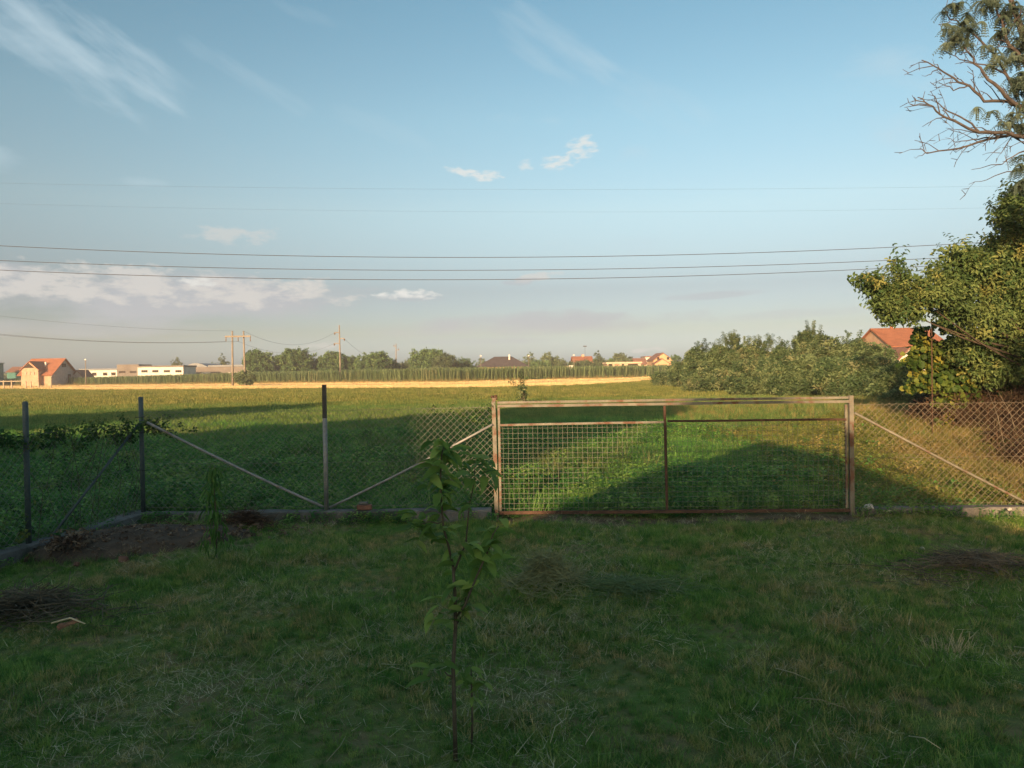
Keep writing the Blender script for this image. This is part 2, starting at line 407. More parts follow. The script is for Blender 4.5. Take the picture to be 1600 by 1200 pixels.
def tuft(name, m, nb, h, spread, wd, lean=(.05, .6), bend=(.2, 1.2), segs=2, hv=.5):
    g = Geo()
    for i in range(nb):
        a = random.uniform(0, 6.283); r = spread * math.sqrt(random.random()); b = random.uniform(0, 6.283)
        blade(g, (r * math.cos(b), r * math.sin(b), -.01), a, h * random.uniform(1 - hv, 1.0), wd * random.uniform(.6, 1.2),
              random.uniform(*lean), random.uniform(*bend), segs)
    return proto(name, g, m)
def leaf_poly(g, c, d, up, L, Wd, fold=.15, kind='oval'):
    """a leaf as a folded 6 sided shape along d"""
    d = d.normalized(); s_ = d.cross(up)
    if s_.length < 1e-4: s_ = d.cross(Vector((1, 0, 0)))
    s_.normalize(); nrm = s_.cross(d)
    a = c; t = c + d * L - nrm * L * .18
    m1 = c + d * L * .5
    w1, w2 = (.5, .42) if kind == 'oval' else (.55, .5)
    p1 = c + d * L * .3 + s_ * Wd * w1 + nrm * Wd * fold; p2 = c + d * L * .68 + s_ * Wd * w2 + nrm * Wd * fold * .6
    q1 = c + d * L * .3 - s_ * Wd * w1 + nrm * Wd * fold; q2 = c + d * L * .68 - s_ * Wd * w2 + nrm * Wd * fold * .6
    g.mesh([a, p1, p2, t, q2, q1], [(0, 1, 2, 3), (0, 3, 4, 5)])
def rv(): 
    v = Vector((random.gauss(0, 1), random.gauss(0, 1), random.gauss(0, 1))); return v.normalized()
def clump(name, m, n, r, L, Wd, flat=.6, droop=.2):
    g = Geo()
    for i in range(n):
        d = rv(); c = rv() * r * random.random() ** .5; c.z *= flat
        d.z = d.z * .6 - droop
        leaf_poly(g, c, d, Vector((random.gauss(0, .5), random.gauss(0, .5), 1)), L * random.uniform(.7, 1.2), Wd * random.uniform(.7, 1.2))
    return proto(name, g, m)
def sprig(name, m, n, length, L, Wd, twigm=None):
    """a shoot: leaves alternate along a stem that points up +z and arches"""
    g = Geo()
    for i in range(n):
        t = (i + .5) / n; c = Vector((length * .25 * t * t, 0, length * t))
        a = i * 2.4 + random.uniform(-.4, .4)
        d = Vector((math.cos(a), math.sin(a), .35 - .5 * random.random()))
        leaf_poly(g, c, d, Vector((0, 0, 1)), L * random.uniform(.75, 1.15), Wd * random.uniform(.8, 1.15))
    g.tube([(0, 0, 0), (length * .06, 0, length * .5), (length * .25, 0, length)], [L * .03, L * .02, L * .01], 3, False)
    return proto(name, g, m)

# ------------------------------------------------------------ terrain
SM = G(210, 855)      # soil heap centre
def hgt(x, y):
    x = np.asarray(x, dtype=float); y = np.asarray(y, dtype=float)
    z = .018 * np.sin(x * 1.7 + y * .9) + .014 * np.sin(x * 3.1 - y * 2.3 + 1) + .008 * np.sin(x * 7 + 2 * y) 
    z = z * np.clip((60 - y) / 30, 0, 1)
    z += .10 * np.exp(-(((x - SM.x) / .9) ** 2 + ((y - SM.y) / .45) ** 2))
    z += .07 * np.exp(-(((x - G(400, 830).x) / .5) ** 2 + ((y - G(400, 830).y) / .3) ** 2))
    z += .05 * np.exp(-(((x - G(850, 930).x) / .35) ** 2 + ((y - G(850, 930).y) / .3) ** 2))
    z += .45 / (1 + np.exp(-(x - 8.2) * 1.6)) * np.clip((y - 9.5) / 4, 0, 1) * np.clip((45 - y) / 20, 0, 1)
    return z
def fence_y(x): return 8.92 - (x + 4.29) * .03
CORNER = Vector((D(224, 800, 8.91).x, 8.91, 0)); POST1 = Vector((D(510, 795, 8.85).x, fence_y(D(510, 795, 8.85).x), 0))
GL = Vector((D(776, 799, 8.8).x, 0, 0)); GL.y = fence_y(GL.x); GR = Vector((D(1331, 799, 8.68).x, 0, 0)); GR.y = fence_y(GR.x)
SIDE = Vector((D(45, 850, 7.28).x, 7.28, 0)); sdv = (SIDE - CORNER); SIDE_END = CORNER + sdv * 2.6
def lines(a, b, segs):
    return np.unique(np.concatenate([np.linspace(p, q, n) for p, q, n in segs]))
xs = lines(0, 0, [(-3000, -200, 12), (-200, -40, 25), (-40, -8, 40), (-8, 10, 140), (10, 40, 40), (40, 200, 25), (200, 3000, 12)])
ys = lines(0, 0, [(-400, -20, 10), (-20, 1, 15), (1, 12, 110), (12, 40, 60), (40, 200, 40), (200, 4000, 14)])
XX, YY = np.meshgrid(xs, ys); ZZ = hgt(XX, YY)
nx, ny = len(xs), len(ys)
idx = np.arange(nx * ny).reshape(ny, nx)
faces = np.stack([idx[:-1, :-1], idx[:-1, 1:], idx[1:, 1:], idx[1:, :-1]], -1).reshape(-1, 4)
me = bpy.data.meshes.new('ground'); me.from_pydata(np.stack([XX, YY, ZZ], -1).reshape(-1, 3).tolist(), [], faces.tolist())
me.polygons.foreach_set('use_smooth', [True] * len(me.polygons)); me.materials.append(M['ground'])
link(bpy.data.objects.new('ground', me), None, kind='structure')

# cut stubble strip in front of the maize
def maize_front(px):      # row of the foot of the maize in the photo
    return float(np.interp(px, [-600, 150, 500, 700, 1000, 1400], [609, 601.5, 597.5, 596.5, 589.5, 583]))
def stub_front(px):
    return float(np.interp(px, [-600, 0, 150, 500, 700, 900, 1000, 1030], [614, 608, 609.5, 607.5, 606.5, 602.5, 596.5, 592]))
g = Geo(); cols = np.linspace(-500, 1030, 40)
up = [G(c, maize_front(c) - .6, .004) for c in cols]; dn = [G(c, stub_front(c), .004) for c in cols]
g.mesh([*up, *dn], [(i, i + len(cols), i + len(cols) + 1, i + 1) for i in range(len(cols) - 1)])
g.build('stubble_strip', M['sheet'], None, kind='structure')

# ------------------------------------------------------------ grass and crops
def frustum_pts(n, y0, y1, margin=1.3, power=0.0, xlim=None):
    """random ground points inside the widened view wedge"""
    y = y0 + (y1 - y0) * rng.random(n * 3) 
    xm = .70 * y + margin
    x = (rng.random(n * 3) * 2 - 1) * (.70 * y1 + margin)
    k = np.abs(x) < xm
    x, y = x[k], y[k]
    return x, y
def rots(n, tilt=.15):
    return np.stack([rng.normal(0, tilt, n), rng.normal(0, tilt, n), rng.random(n) * 6.283], 1)
def vnoise(x, y, s, seed=0):
    """cheap smooth value noise in 0..1"""
    r = np.random.default_rng(seed); T = r.random((64, 64))
    u, v = x / s, y / s; i, j = np.floor(u).astype(int), np.floor(v).astype(int); fu, fv = u - i, v - j
    fu, fv = fu * fu * (3 - 2 * fu), fv * fv * (3 - 2 * fv)
    g_ = lambda a, b: T[a % 64, b % 64]
    return (g_(i, j) * (1 - fu) + g_(i + 1, j) * fu) * (1 - fv) + (g_(i, j + 1) * (1 - fu) + g_(i + 1, j + 1) * fu) * fv

lawnP = [tuft('lawn_a', M['lawn'], 34, .085, .05, .0045, (.1, 1.0), (.3, 1.4)), tuft('lawn_b', M['lawn'], 30, .06, .06, .005, (.3, 1.3), (.2, 1.2)),
         tuft('lawn_c', M['lawn'], 26, .11, .04, .005, (.05, .8), (.3, 1.5), 3), tuft('lawn_d', M['lawn'], 22, .05, .05, .006, (.5, 1.45), (.0, .6))]
strawP = [tuft('straw_a', M['straw'], 6, .13, .16, .0035, (1.0, 1.55), (-.2, .3), 3), tuft('straw_b', M['straw'], 3, .2, .25, .003, (1.2, 1.55), (-.25, .25), 3),
          tuft('straw_c', M['straw'], 9, .08, .12, .0035, (.9, 1.5), (0, .5), 2)]
weedP = []
for nm, nb, h_, sp in (('weed_a', 26, .22, .10), ('weed_b', 30, .17, .12)):
    gg = Geo()
    for i in range(nb):
        b = random.uniform(0, 6.283); r = sp * random.random() ** .5
        c = Vector((r * math.cos(b), r * math.sin(b), h_ * random.uniform(.1, 1)))
        leaf_poly(gg, c, Vector((random.gauss(0, 1), random.gauss(0, 1), random.uniform(-.2, .7))), Vector((0, 0, 1)), random.uniform(.04, .075), random.uniform(.02, .035))
    for i in range(7):
        blade(gg, (random.uniform(-sp, sp), random.uniform(-sp, sp), 0), random.uniform(0, 6.28), h_ * random.uniform(.8, 1.5), .007, random.uniform(0, .4), random.uniform(.1, .9), 3)
    weedP.append(proto(nm, gg, M['weeds']))
oliveP = []
for p_ in weedP: oliveP.append(bpy.data.objects.new('olive_' + p_.name, p_.data.copy())); oliveP[-1].data.materials[0] = M['olive']
oliveP.append(tuft('olive_c', M['olive'], 26, .26, .12, .008, (.1, .7), (.3, 1.3), 3))
rankP = [tuft('rank_a', M['weeds'], 30, .34, .10, .009, (.05, .5), (.2, 1.2), 3), tuft('rank_b', M['weeds'], 26, .26, .12, .009, (.1, .7), (.3, 1.3), 3)]
fieldP = [tuft('field_a', M['fieldnear'], 34, .22, .22, .014, (.05, .5), (.2, 1.0), 2), tuft('field_b', M['fieldnear'], 30, .16, .25, .016, (.1, .7), (.1, 1.0), 2)]
farP = [tuft('meadow_a', M['field'], 46, .24, .55, .035, (.05, .5), (.1, .9), 2), tuft('meadow_b', M['field'], 40, .18, .6, .04, (.1, .6), (.1, .9), 2)]
dryP = [tuft('dry_a', M['drygrass'], 26, .45, .10, .006, (.02, .4), (.1, .8), 3), tuft('dry_b', M['drygrass'], 24, .34, .12, .006, (.05, .5), (.1, 1.0), 3)]
reedP = [tuft('reed_a', M['reed'], 16, .70, .14, .016, (.02, .4), (.2, 1.3), 4, .45), tuft('reed_b', M['reed'], 14, .55, .14, .015, (.05, .6), (.4, 1.7), 4, .45)]

# lawn inside the fence
x, y = frustum_pts(36000, 2.3, 8.95, 1.0)
k = (y < fence_y(x) - .05) & (x > -4.6 + (y - 7) * .15)
soil = np.exp(-(((x - SM.x) / 1.0) ** 2 + ((y - SM.y) / .5) ** 2))
bandk = (np.abs(y - 8.62 + x * .03) < .22) & (x > -.3) & (x < 4.3)
k &= (rng.random(len(x)) > soil * 1.25) & (rng.random(len(x)) > bandk * .9)
k &= rng.random(len(x)) < .62 + .7 * (vnoise(x, y, .45, 3) - .25)
x, y = x[k], y[k]
cap = 46000; x, y = x[:cap], y[:cap]
sc = (.38 + .75 * vnoise(x, y, .6, 4)) * rng.uniform(.7, 1.25, len(x))
scatter('lawn_grass', np.stack([x, y, hgt(x, y)], 1), rots(len(x), .2), sc, lawnP, None, kind='stuff', label='mown shaded lawn grass inside the wire fence', category='grass')
x, y = frustum_pts(7000, 2.3, 8.7, 1.0)
k = (y < fence_y(x) - .05) & (x > -4.6 + (y - 7) * .15) & (rng.random(len(x)) < .15 + 1.2 * (vnoise(x, y, .7, 9) - .3)); x, y = x[k], y[k]
scatter('cut_straw', np.stack([x, y, hgt(x, y) + .045], 1), rots(len(x), .12), rng.uniform(.5, 1.2, len(x)), strawP, None, kind='stuff', label='dry cut stalks strewn over the mown lawn', category='straw')
# rank weeds beyond the gate
x, y = frustum_pts(14000, 8.9, 21, 2.0)
k = (y > fence_y(x) + .12) & (rng.random(len(x)) < np.clip(1.25 - (y - 9) / 14, .25, 1)); x, y = x[k], y[k]
sc = (.6 + .8 * vnoise(x, y, 1.2, 5)) * rng.uniform(.7, 1.2, len(x))
ol = rng.random(len(x)) < 1 / (1 + np.exp(-(x - 3.6 - .06 * y) * 2.2))
xo, yo = x[ol], y[ol]
scatter('olive_weeds', np.stack([xo, yo, hgt(xo, yo)], 1), rots(len(xo), .15), sc[ol] * .9, oliveP, None, kind='stuff', label='yellowish weeds and grass growing beyond the right fence', category='weeds')
x, y, sc = x[~ol], y[~ol], sc[~ol]
ys_ = rng.uniform(3.0, 9.0, 2600); xs_ = SIDE.x + (ys_ - SIDE.y) * (CORNER.x - SIDE.x) / (CORNER.y - SIDE.y) - .12 - np.abs(rng.normal(0, 1.5, 2600))
x = np.concatenate([x, xs_]); y = np.concatenate([y, ys_]); sc = np.concatenate([sc, rng.uniform(.5, 1.1, 2600)])
scatter('weeds', np.stack([x, y, hgt(x, y)], 1), rots(len(x), .15), sc, weedP, None, kind='stuff', label='low leafy weeds growing beyond the gate', category='weeds')
x, y = frustum_pts(9000, 8.9, 26, 2.0)
k = (y > fence_y(x) + .12) & (rng.random(len(x)) < .2 + .9 * vnoise(x, y, 1.6, 6)); x, y = x[k], y[k]
sc = (.4 + .9 * vnoise(x, y, 1.6, 6)) * rng.uniform(.7, 1.2, len(x))
k = x < 4.4 + .05 * y; x, y, sc = x[k], y[k], sc[k]
scatter('rank_grass', np.stack([x, y, hgt(x, y)], 1), rots(len(x), .15), sc, rankP, None, kind='stuff', label='long rank grass just beyond the fence', category='grass')
# field
x, y = frustum_pts(17000, 15, 46, 4)
x, y = x[:32000], y[:32000]
scatter('field_grass', np.stack([x, y, hgt(x, y)], 1), rots(len(x), .15), rng.uniform(.6, 1.2, len(x)), fieldP, None, kind='stuff', label='yellow green grass of the open field, nearer half', category='grass')
x, y = frustum_pts(34000, 40, 175, 8)
stubY = np.array([G(c, stub_front(c)).y for c in np.linspace(-500, 1030, 60)]); stubX = np.array([G(c, stub_front(c)).x for c in np.linspace(-500, 1030, 60)])
k = (y < np.interp(x, stubX, stubY) - .3) | (x > 24) & (y < 140); x, y = x[k], y[k]
scatter('meadow_grass', np.stack([x, y, hgt(x, y)], 1), rots(len(x), .1), rng.uniform(.6, 1.2, len(x)), farP, None, kind='stuff', label='yellowish mown grass of the far field up to the stubble', category='grass')
stubP = [tuft('stub_a', M['stub'], 26, .22, .45, .03, (0, .25), (0, .2), 1, .4)]
pts = []
for i in range(9000):
    px = random.uniform(-160, 1025); a_, b_ = maize_front(px) - .3, stub_front(px); t_ = random.random()
    if abs(t_ - .42) < .06: continue
    p = G(px, a_ + (b_ - a_) * t_); pts.append((p.x, p.y, 0.0))
scatter('stubble', np.array(pts), rots(len(pts), .05), rng.uniform(.6, 1.2, len(pts)), stubP, None, kind='stuff', label='bright cut stubble strip in front of the maize', category='stubble')
# dry grass on the right bank and along the stubble
pts = []
for i in range(2600):
    px = random.uniform(1335, 1720); t = random.random()
    yl = np.interp(px, [1335, 1440, 1600, 1720], [655, 695, 770, 800]); py = yl + random.gauss(0, 16)
    p = G(px, py); pts.append((p.x, p.y))
for i in range(700):
    p = G(random.uniform(1050, 1340), random.gauss(645, 9)); pts.append((p.x, p.y))
P_ = np.array(pts); k = (P_[:, 1] > fence_y(P_[:, 0]) + .15); P_ = P_[k]
scatter('dry_grass', np.stack([P_[:, 0], P_[:, 1], hgt(P_[:, 0], P_[:, 1])], 1), rots(len(P_), .15), rng.uniform(.4, .95, len(P_)), dryP, None, kind='stuff', label='tall dry orange grass on the bank beside the bramble', category='grass')
pts = []
for i in range(2600):
    px = random.uniform(-150, 1010); py = maize_front(px) + abs(random.gauss(0, .7)) - .3
    if vnoise(np.array([px * 1.0]), np.array([3.]), 40, 8)[0] < .25: continue
    p = G(px, py); pts.append((p.x, p.y))
P_ = np.array(pts)
scatter('dry_verge', np.stack([P_[:, 0], P_[:, 1], 0 * P_[:, 0]], 1), rots(len(P_), .15), rng.uniform(1.2, 2.6, len(P_)), dryP, None, kind='stuff', label='dry grass verge along the foot of the maize', category='grass')
# reeds in the middle beyond the gate
pts = []
for cx, cy, sx_, sy_, n in ((905, 740, 42, 14, 120), (960, 735, 36, 16, 110), (860, 720, 40, 22, 90), (1000, 700, 24, 14, 40), (700, 745, 40, 16, 40), (600, 710, 60, 22, 110), (700, 700, 50, 20, 80), (640, 760, 60, 10, 60), (300, 720, 120, 25, 60), (900, 690, 50, 10, 60)):
    for i in range(n):
        p = G(random.gauss(cx, sx_), random.gauss(cy, sy_)); pts.append((p.x, p.y))
P_ = np.array(pts); P_ = P_[P_[:, 1] > fence_y(P_[:, 0]) + .5]
scatter('reed_patch', np.stack([P_[:, 0], P_[:, 1], hgt(P_[:, 0], P_[:, 1])], 1), rots(len(P_), .12), rng.uniform(.5, .95, len(P_)), reedP, None, kind='stuff', label='clump of arching reed grass beyond the gate mesh', category='reeds')

# maize
def maize_proto(nm):
    g = Geo(); H = 2.3
    g.tube([(0, 0, 0), (0, 0, H)], [.02, .01], 4, False)
    a0 = random.uniform(0, 3.14)
    for i in range(12):
        z = .25 + i * .16; a = a0 + (i % 2) * math.pi + random.uniform(-.5, .5)
        blade(g, (0, 0, z), a, random.uniform(.7, 1.0), .11, .35, 1.7, 4)
    for i in range(6):
        blade(g, (0, 0, H - .1), random.uniform(0, 6.28), .32, .03, random.uniform(.1, .6), .2, 2)
    return proto(nm, g, M['maize'])
maizeP = [maize_proto('maize_a'), maize_proto('maize_b'), maize_proto('maize_c')]
pts = []; fx = np.linspace(-520, 1420, 500)
fr = [G(c, maize_front(c)) for c in fx]; FX = np.array([p.x for p in fr]); FY = np.array([p.y for p in fr])
xx = np.arange(-150, 62, .28)
for r_ in range(16):
    xq = xx + rng.normal(0, .16, len(xx)); pts.append(np.stack([xq, np.interp(xq, FX, FY) + .8 + r_ * .75 + rng.normal(0, .22, len(xq))], 1))
P_ = np.concatenate(pts)
hs = np.interp(P_[:, 0], [-150, -100, -60, 60], [.80, .85, 1.05, 1.1]) * rng.uniform(.82, 1.1, len(P_)) * (.94 + .1 * vnoise(P_[:, 0], P_[:, 1], 5, 17))
scatter('maize_field', np.stack([P_[:, 0], P_[:, 1], 0 * P_[:, 0]], 1), rots(len(P_), .09), hs, maizeP, None, kind='stuff', label='long stand of green maize across the far side of the field', category='maize')

# ------------------------------------------------------------ fence, plinths, gate
def rope(a, b, sag, n=24):
    a, b = Vector(a), Vector(b)
    return [a.lerp(b, t) - Vector((0, 0, sag * 4 * t * (1 - t))) for t in np.linspace(0, 1, n + 1)]
def netting(parent, p0, p1, z0, z1, pitch=.075, r=.0019, m='galv', name='netting', wob=.01):
    """woven diamond netting between two points on plan"""
    g = Geo(); p0 = Vector((p0[0], p0[1], 0)); p1 = Vector((p1[0], p1[1], 0)); d = p1 - p0; L = d.length; d.normalize()
    H = z1 - z0; n = int((L + H) / pitch) + 1
    nrm = Vector((-d.y, d.x, 0))
    for sgn in (1, -1):
        for i in range(n):
            s0 = i * pitch - (H if sgn > 0 else 0)
            # line: s from s0, z from 0..H ; for sgn<0 starts at top
            a, b = s0, s0 + H
            za, zb = (0, H) if sgn > 0 else (H, 0)
            if a < 0: za += (0 - a) * (1 if zb > za else -1); a = 0
            if b > L: zb -= (b - L) * (1 if zb > za else -1); b = L
            if sgn < 0 and s0 < 0: continue
            if b - a < .01: continue
            o_ = nrm * (.003 * sgn)
            g.tube([p0 + d * a + Vector((0, 0, z0 + za)) + o_, p0 + d * (a + b) * .5 + Vector((0, 0, z0 + (za + zb) * .5)) + o_ * 1.2 + nrm * random.uniform(-wob, wob), p0 + d * b + Vector((0, 0, z0 + zb)) + o_], r, 3, False, False)
    # strands entering from the left edge for the falling set
    for i in range(1, int(H / pitch) + 1):
        zz = H - i * pitch; b = min(zz, L)
        g.tube([p0 + Vector((0, 0, z0 + zz)) - nrm * .003, p0 + d * b + Vector((0, 0, z0 + zz - b)) - nrm * .003], r, 3, False, False)
    # barbed twists along the top
    for i in range(int(L / pitch)):
        c = p0 + d * (i + .5) * pitch + Vector((0, 0, z1))
        g.tube([c - d * .012, c + Vector((0, 0, .018)), c + d * .012], r, 3, False, False)
    return g.build(name, M[m], parent, kind='stuff')
PT = .14
RIGHT_END = Vector((7.6, fence_y(7.6), 0))
def plinth(name, a, b, z1, label, th=.09, zb=-.25):
    g = Geo(); a, b = Vector(a), Vector(b); d = (b - a); L = d.length; d.normalize(); n_ = Vector((-d.y, d.x, 0))
    N_ = max(2, int(L / .35)); prof = [(-th, zb), (-th, z1 - .015), (-th + .015, z1), (th - .015, z1), (th, z1 - .015), (th, zb)]
    vs = []
    for i in range(N_ + 1):
        t = i / N_
        for (u, z) in prof:
            jx = random.uniform(-.006, .006) if z > 0 else 0
            vs.append(a + d * L * t + n_ * (u + jx) + Vector((0, 0, z + (random.uniform(-.007, .007) if z > 0 else 0))))
    fs = []
    for i in range(N_):
        for j in range(5):
            fs.append((i * 6 + j, i * 6 + j + 1, (i + 1) * 6 + j + 1, (i + 1) * 6 + j))
    fs += [tuple(range(6)), tuple(range(N_ * 6 + 5, N_ * 6 - 1, -1))]
    g.mesh(vs, fs)
    return g.build(name, M['concrete'], None, label=label, category='low wall', group='concrete plinths under the fence')
plinth('concrete_plinth', CORNER + Vector((-.02, .08, 0)) + sdv.normalized() * .0, SIDE_END, PT, 'grey concrete plinth running under the side fence on the left')
plinth('concrete_plinth', CORNER + Vector((.08, 0, 0)), GL - Vector((.06, 0, 0)), PT - .004, 'stained concrete plinth between the corner post and the gate')
plinth('concrete_plinth', GR + Vector((.06, 0, 0)), RIGHT_END, .10, 'sunlit concrete plinth right of the gate')

def post(parent, p, z0, z1, r, m, rounded=False, square=False, name='post', lean=0):
    g = Geo()
    if square: g.tube([(0, 0, z0), (lean, 0, z1)], r * 1.2, 4, True, False)
    else:
        pts = [(0, 0, z0), (lean * .5, 0, (z0 + z1) / 2), (lean, 0, z1 - (r * .6 if rounded else 0))]; rr = [r, r, r]
        if rounded: pts += [(lean, 0, z1 - r * .2), (lean, 0, z1)]; rr += [r * .8, r * .35]
        g.tube(pts, rr, 12)
    o = g.build(name, M[m], parent); o.location = p
    return o
# left side fence
f = thing('wire_fence', 'side fence of green grey posts and wire netting overgrown with bindweed', 'fence')
post(f, SIDE, PT - .02, D(45, 627, SIDE.y).z, .026, 'greensteel', True)
p2 = CORNER + sdv * 2.15; post(f, p2, PT - .02, 1.46, .026, 'greensteel', True)
netting(f, CORNER + sdv * .02, SIDE_END, PT + .02, 1.17, m='galv')
g = Geo(); g.tube([CORNER + sdv.normalized() * .04 + Vector((0, 0, 1.17)), CORNER + sdv * .82 + Vector((0, 0, PT + .02))], .014, 8); g.build('brace', M['greensteel'], f)
for z in (1.17, .66, .18):
    g = Geo(); g.tube([CORNER + Vector((0, 0, z)), SIDE_END + Vector((0, 0, z))], .002, 4, False); g.build('line_wire', M['galv'], f)
# front left fence
f = thing('wire_fence', 'netting fence between the corner post and the gate, with two braces', 'fence')
zc = D(222, 620, CORNER.y).z; post(f, CORNER, PT - .03, zc, .026, 'greensteel', name='corner_post')
g = Geo(); g.tube([(0, 0, PT - .03), (0, 0, 1.20)], .026, 12); o = g.build('post', M['greysteel'], f); o.location = POST1
g = Geo(); g.tube([(0, 0, 1.2), (0, 0, D(510, 601, POST1.y).z)], .030, 4, True, False); o2 = g.build('post_sleeve', M['darkpaint'], f); o2.location = POST1  # no real sleeve: piece added to carry the shaded tone of the post's top
netting(f, CORNER, GL, PT + .02, D(500, 640, POST1.y).z, m='galv')
for z in (D(500, 640, POST1.y).z, .70, .19):
    g = Geo(); g.tube(rope(CORNER + Vector((0, 0, z)), GL + Vector((0, 0, z)), .012, 10), .002, 4, False); g.build('line_wire', M['galv'], f)
g = Geo(); g.tube(rope(D(230, 660, CORNER.y - .03), D(505, 792, POST1.y - .03), .02, 8), .016, 8); g.build('brace', M['greysteel'], f)
g = Geo(); g.tube(rope(D(770, 663, GL.y - .03), D(515, 793, POST1.y - .03), .02, 8), .014, 8); g.build('brace', M['greysteel'], f)
for z in (1.24, 1.06, .62):
    g = Geo(); g.tube([CORNER + Vector((-.06, -.02, z)), CORNER + Vector((.06, -.03, z + .005))], .004, 5); g.build('tie_wire', M['wire'], f)
# right fence
f = thing('wire_fence', 'rusty netting fence right of the gate with a cream diagonal brace', 'fence')
zr = D(1450, 631, 8.6).z
netting(f, GR, RIGHT_END, .12, zr, m='rustwire', pitch=.078, r=.0017)
for z in (zr, .66, .14):
    g = Geo(); g.tube([GR + Vector((0, 0, z)), RIGHT_END + Vector((0, 0, z))], .0022, 4, False); g.build('line_wire', M['rustwire'], f)
g = Geo(); g.tube([D(1335, 645, GR.y - .02), D(1470, 715, fence_y(4.9) - .02) + Vector((0, 0, -.012)), D(1612, 790, fence_y(5.7) - .02), D(1640, 804, fence_y(5.9) - .02)], .014, 8); g.build('brace', M['rustwhite'], f)
pe = Vector((5.98, fence_y(5.98), 0)); post(f, pe, .06, 1.5, .026, 'greensteel', True)
post(f, RIGHT_END, .06, 1.5, .026, 'greensteel', True)

# gate
gate = thing('mesh_gate', 'wide rusty cream steel gate filled with square wire mesh', 'gate')
gd = (GR - GL); GLEN = gd.length; gd.normalize(); gn = Vector((-gd.y, gd.x, 0))
def gp(s, z, off=0): return GL + gd * s + gn * off + Vector((0, 0, z))
def bar(name, s0, z0, s1, z1, hw, hz, m, off=0.0, parent=gate):
    g = Geo(); a, b = gp(s0, z0, off), gp(s1, z1, off); d = (b - a).normalized(); u = gn; q = d.cross(u)
    rings = []
    N_ = 6
    for i in range(N_ + 1):
        c = a.lerp(b, i / N_) + q * random.uniform(-.0015, .0015)
        for (p_, r_) in ((-1, -1), (1, -1), (1, 1), (-1, 1)): rings.append(c + u * p_ * hw + q * r_ * hz)
    fs = [(i * 4 + j, i * 4 + (j + 1) % 4, (i + 1) * 4 + (j + 1) % 4, (i + 1) * 4 + j) for i in range(N_) for j in range(4)] + [(3, 2, 1, 0), tuple(N_ * 4 + j for j in range(4))]
    g.mesh(rings, fs)
    return g.build(name, M[m], parent)
zt = lambda px, py: D(px, py, GL.y - (px - 776) / 555 * .12).z
bar('gate_post', 0, .0, -.015, zt(772, 627), .022, .022, 'rustwhite')
bar('gate_post', GLEN, .0, GLEN - .004, zt(1330, 618), .024, .024, 'rustwhite')
bar('lintel_bar', .028, zt(776, 629), GLEN - .03, zt(1330, 621), .016, .013, 'rustwhite', .004)
bar('lintel_bar', .028, zt(776, 634.5), GLEN - .03, zt(1330, 627), .016, .015, 'rustwhite', -.008)
bar('middle_rail', .045, zt(790, 664), GLEN * .478, zt(1043, 659), .014, .012, 'rust' if 0 else 'rustwhite', -.01)
bar('middle_rail', GLEN * .482 + .02, zt(1043, 658), GLEN - .06, zt(1325, 655), .014, .012, 'rust', -.01)
bar('centre_stile', GLEN * .482, .10, GLEN * .479, zt(1043, 634), .015, .014, 'rust', -.012)
bar('hinge_stile', .045, .10, .042, zt(783, 634), .011, .013, 'rustwhite', .008)
bar('hinge_stile', GLEN - .055, .10, GLEN - .055, zt(1322, 632), .011, .013, 'rustwhite', .008)
bar('bottom_rail', .03, .085, GLEN - .03, .075, .015, .018, 'rust', -.008)
# latch on the left post
g = Geo(); c = gp(-.012, zt(773, 624)); g.box(-.018, .022, -.018, .018, -.02, .018); o = g.build('post_cap', M['rustwhite'], gate); o.location = c
g = Geo()
for q_ in ((-.02, 0, .03, .02), (.018, .005, .035, .022), (.0, .012, .02, .018), (.028, -.004, .012, .016)):
    g.tube([(q_[0], q_[1], q_[2] - .018), (q_[0] + .004, q_[1], q_[2]), (q_[0], q_[1], q_[2] + .016)], [q_[3] * .7, q_[3], q_[3] * .5], 7)
o = g.build('knotted_wire', M['rust'], gate); o.location = c
# welded tabs along the stiles
for s0 in (.063, GLEN - .074):
    g = Geo(); g.tube([(0, 0, 0), (.022, 0, .004)], .0045, 5); tabm = g.data('mesh_tab', M['rust'])
    for i in range(20):
        o = bpy.data.objects.new('mesh_tab', tabm); link(o, gate); o.location = gp(s0 - .011, .14 + i * .048, -.004)
# square wire mesh: every wire its own piece, sharing two meshes
zlo, zhi = .10, zt(1043, 661)
Hm = zhi - zlo
g = Geo(); g.tube([(random.uniform(-.0012, .0012), random.uniform(-.004, .004), t * Hm) for t in np.linspace(0, 1, 7)], .0020, 4, False); vm = g.data('mesh_wire', M['galv'])
g = Geo(); g.tube([(t * (GLEN * .48 - .055), random.uniform(-.003, .003), random.uniform(-.003, .003)) for t in np.linspace(0, 1, 12)], .0020, 4, False); hm = g.data('mesh_wire', M['galv'])
ga = math.atan2(gd.y, gd.x)
nv = int((GLEN - .12) / .0565)
for i in range(nv):
    s_ = .062 + (i + .5) * (GLEN - .124) / nv
    o = bpy.data.objects.new('mesh_wire', vm); link(o, gate); o.location = gp(s_, zlo, .002); o.rotation_euler = (random.gauss(0, .003), random.gauss(0, .0025), ga)
for half, s_ in ((0, .055), (1, GLEN * .482 + .012)):
    for j in range(17):
        o = bpy.data.objects.new('mesh_wire', hm); link(o, gate); o.location = gp(s_, zlo + .03 + j * (Hm - .04) / 16.5, -.002); o.rotation_euler = (0, random.gauss(0, .0006), ga)
        o.scale = (1 if half == 0 else 1.03, 1, 1)

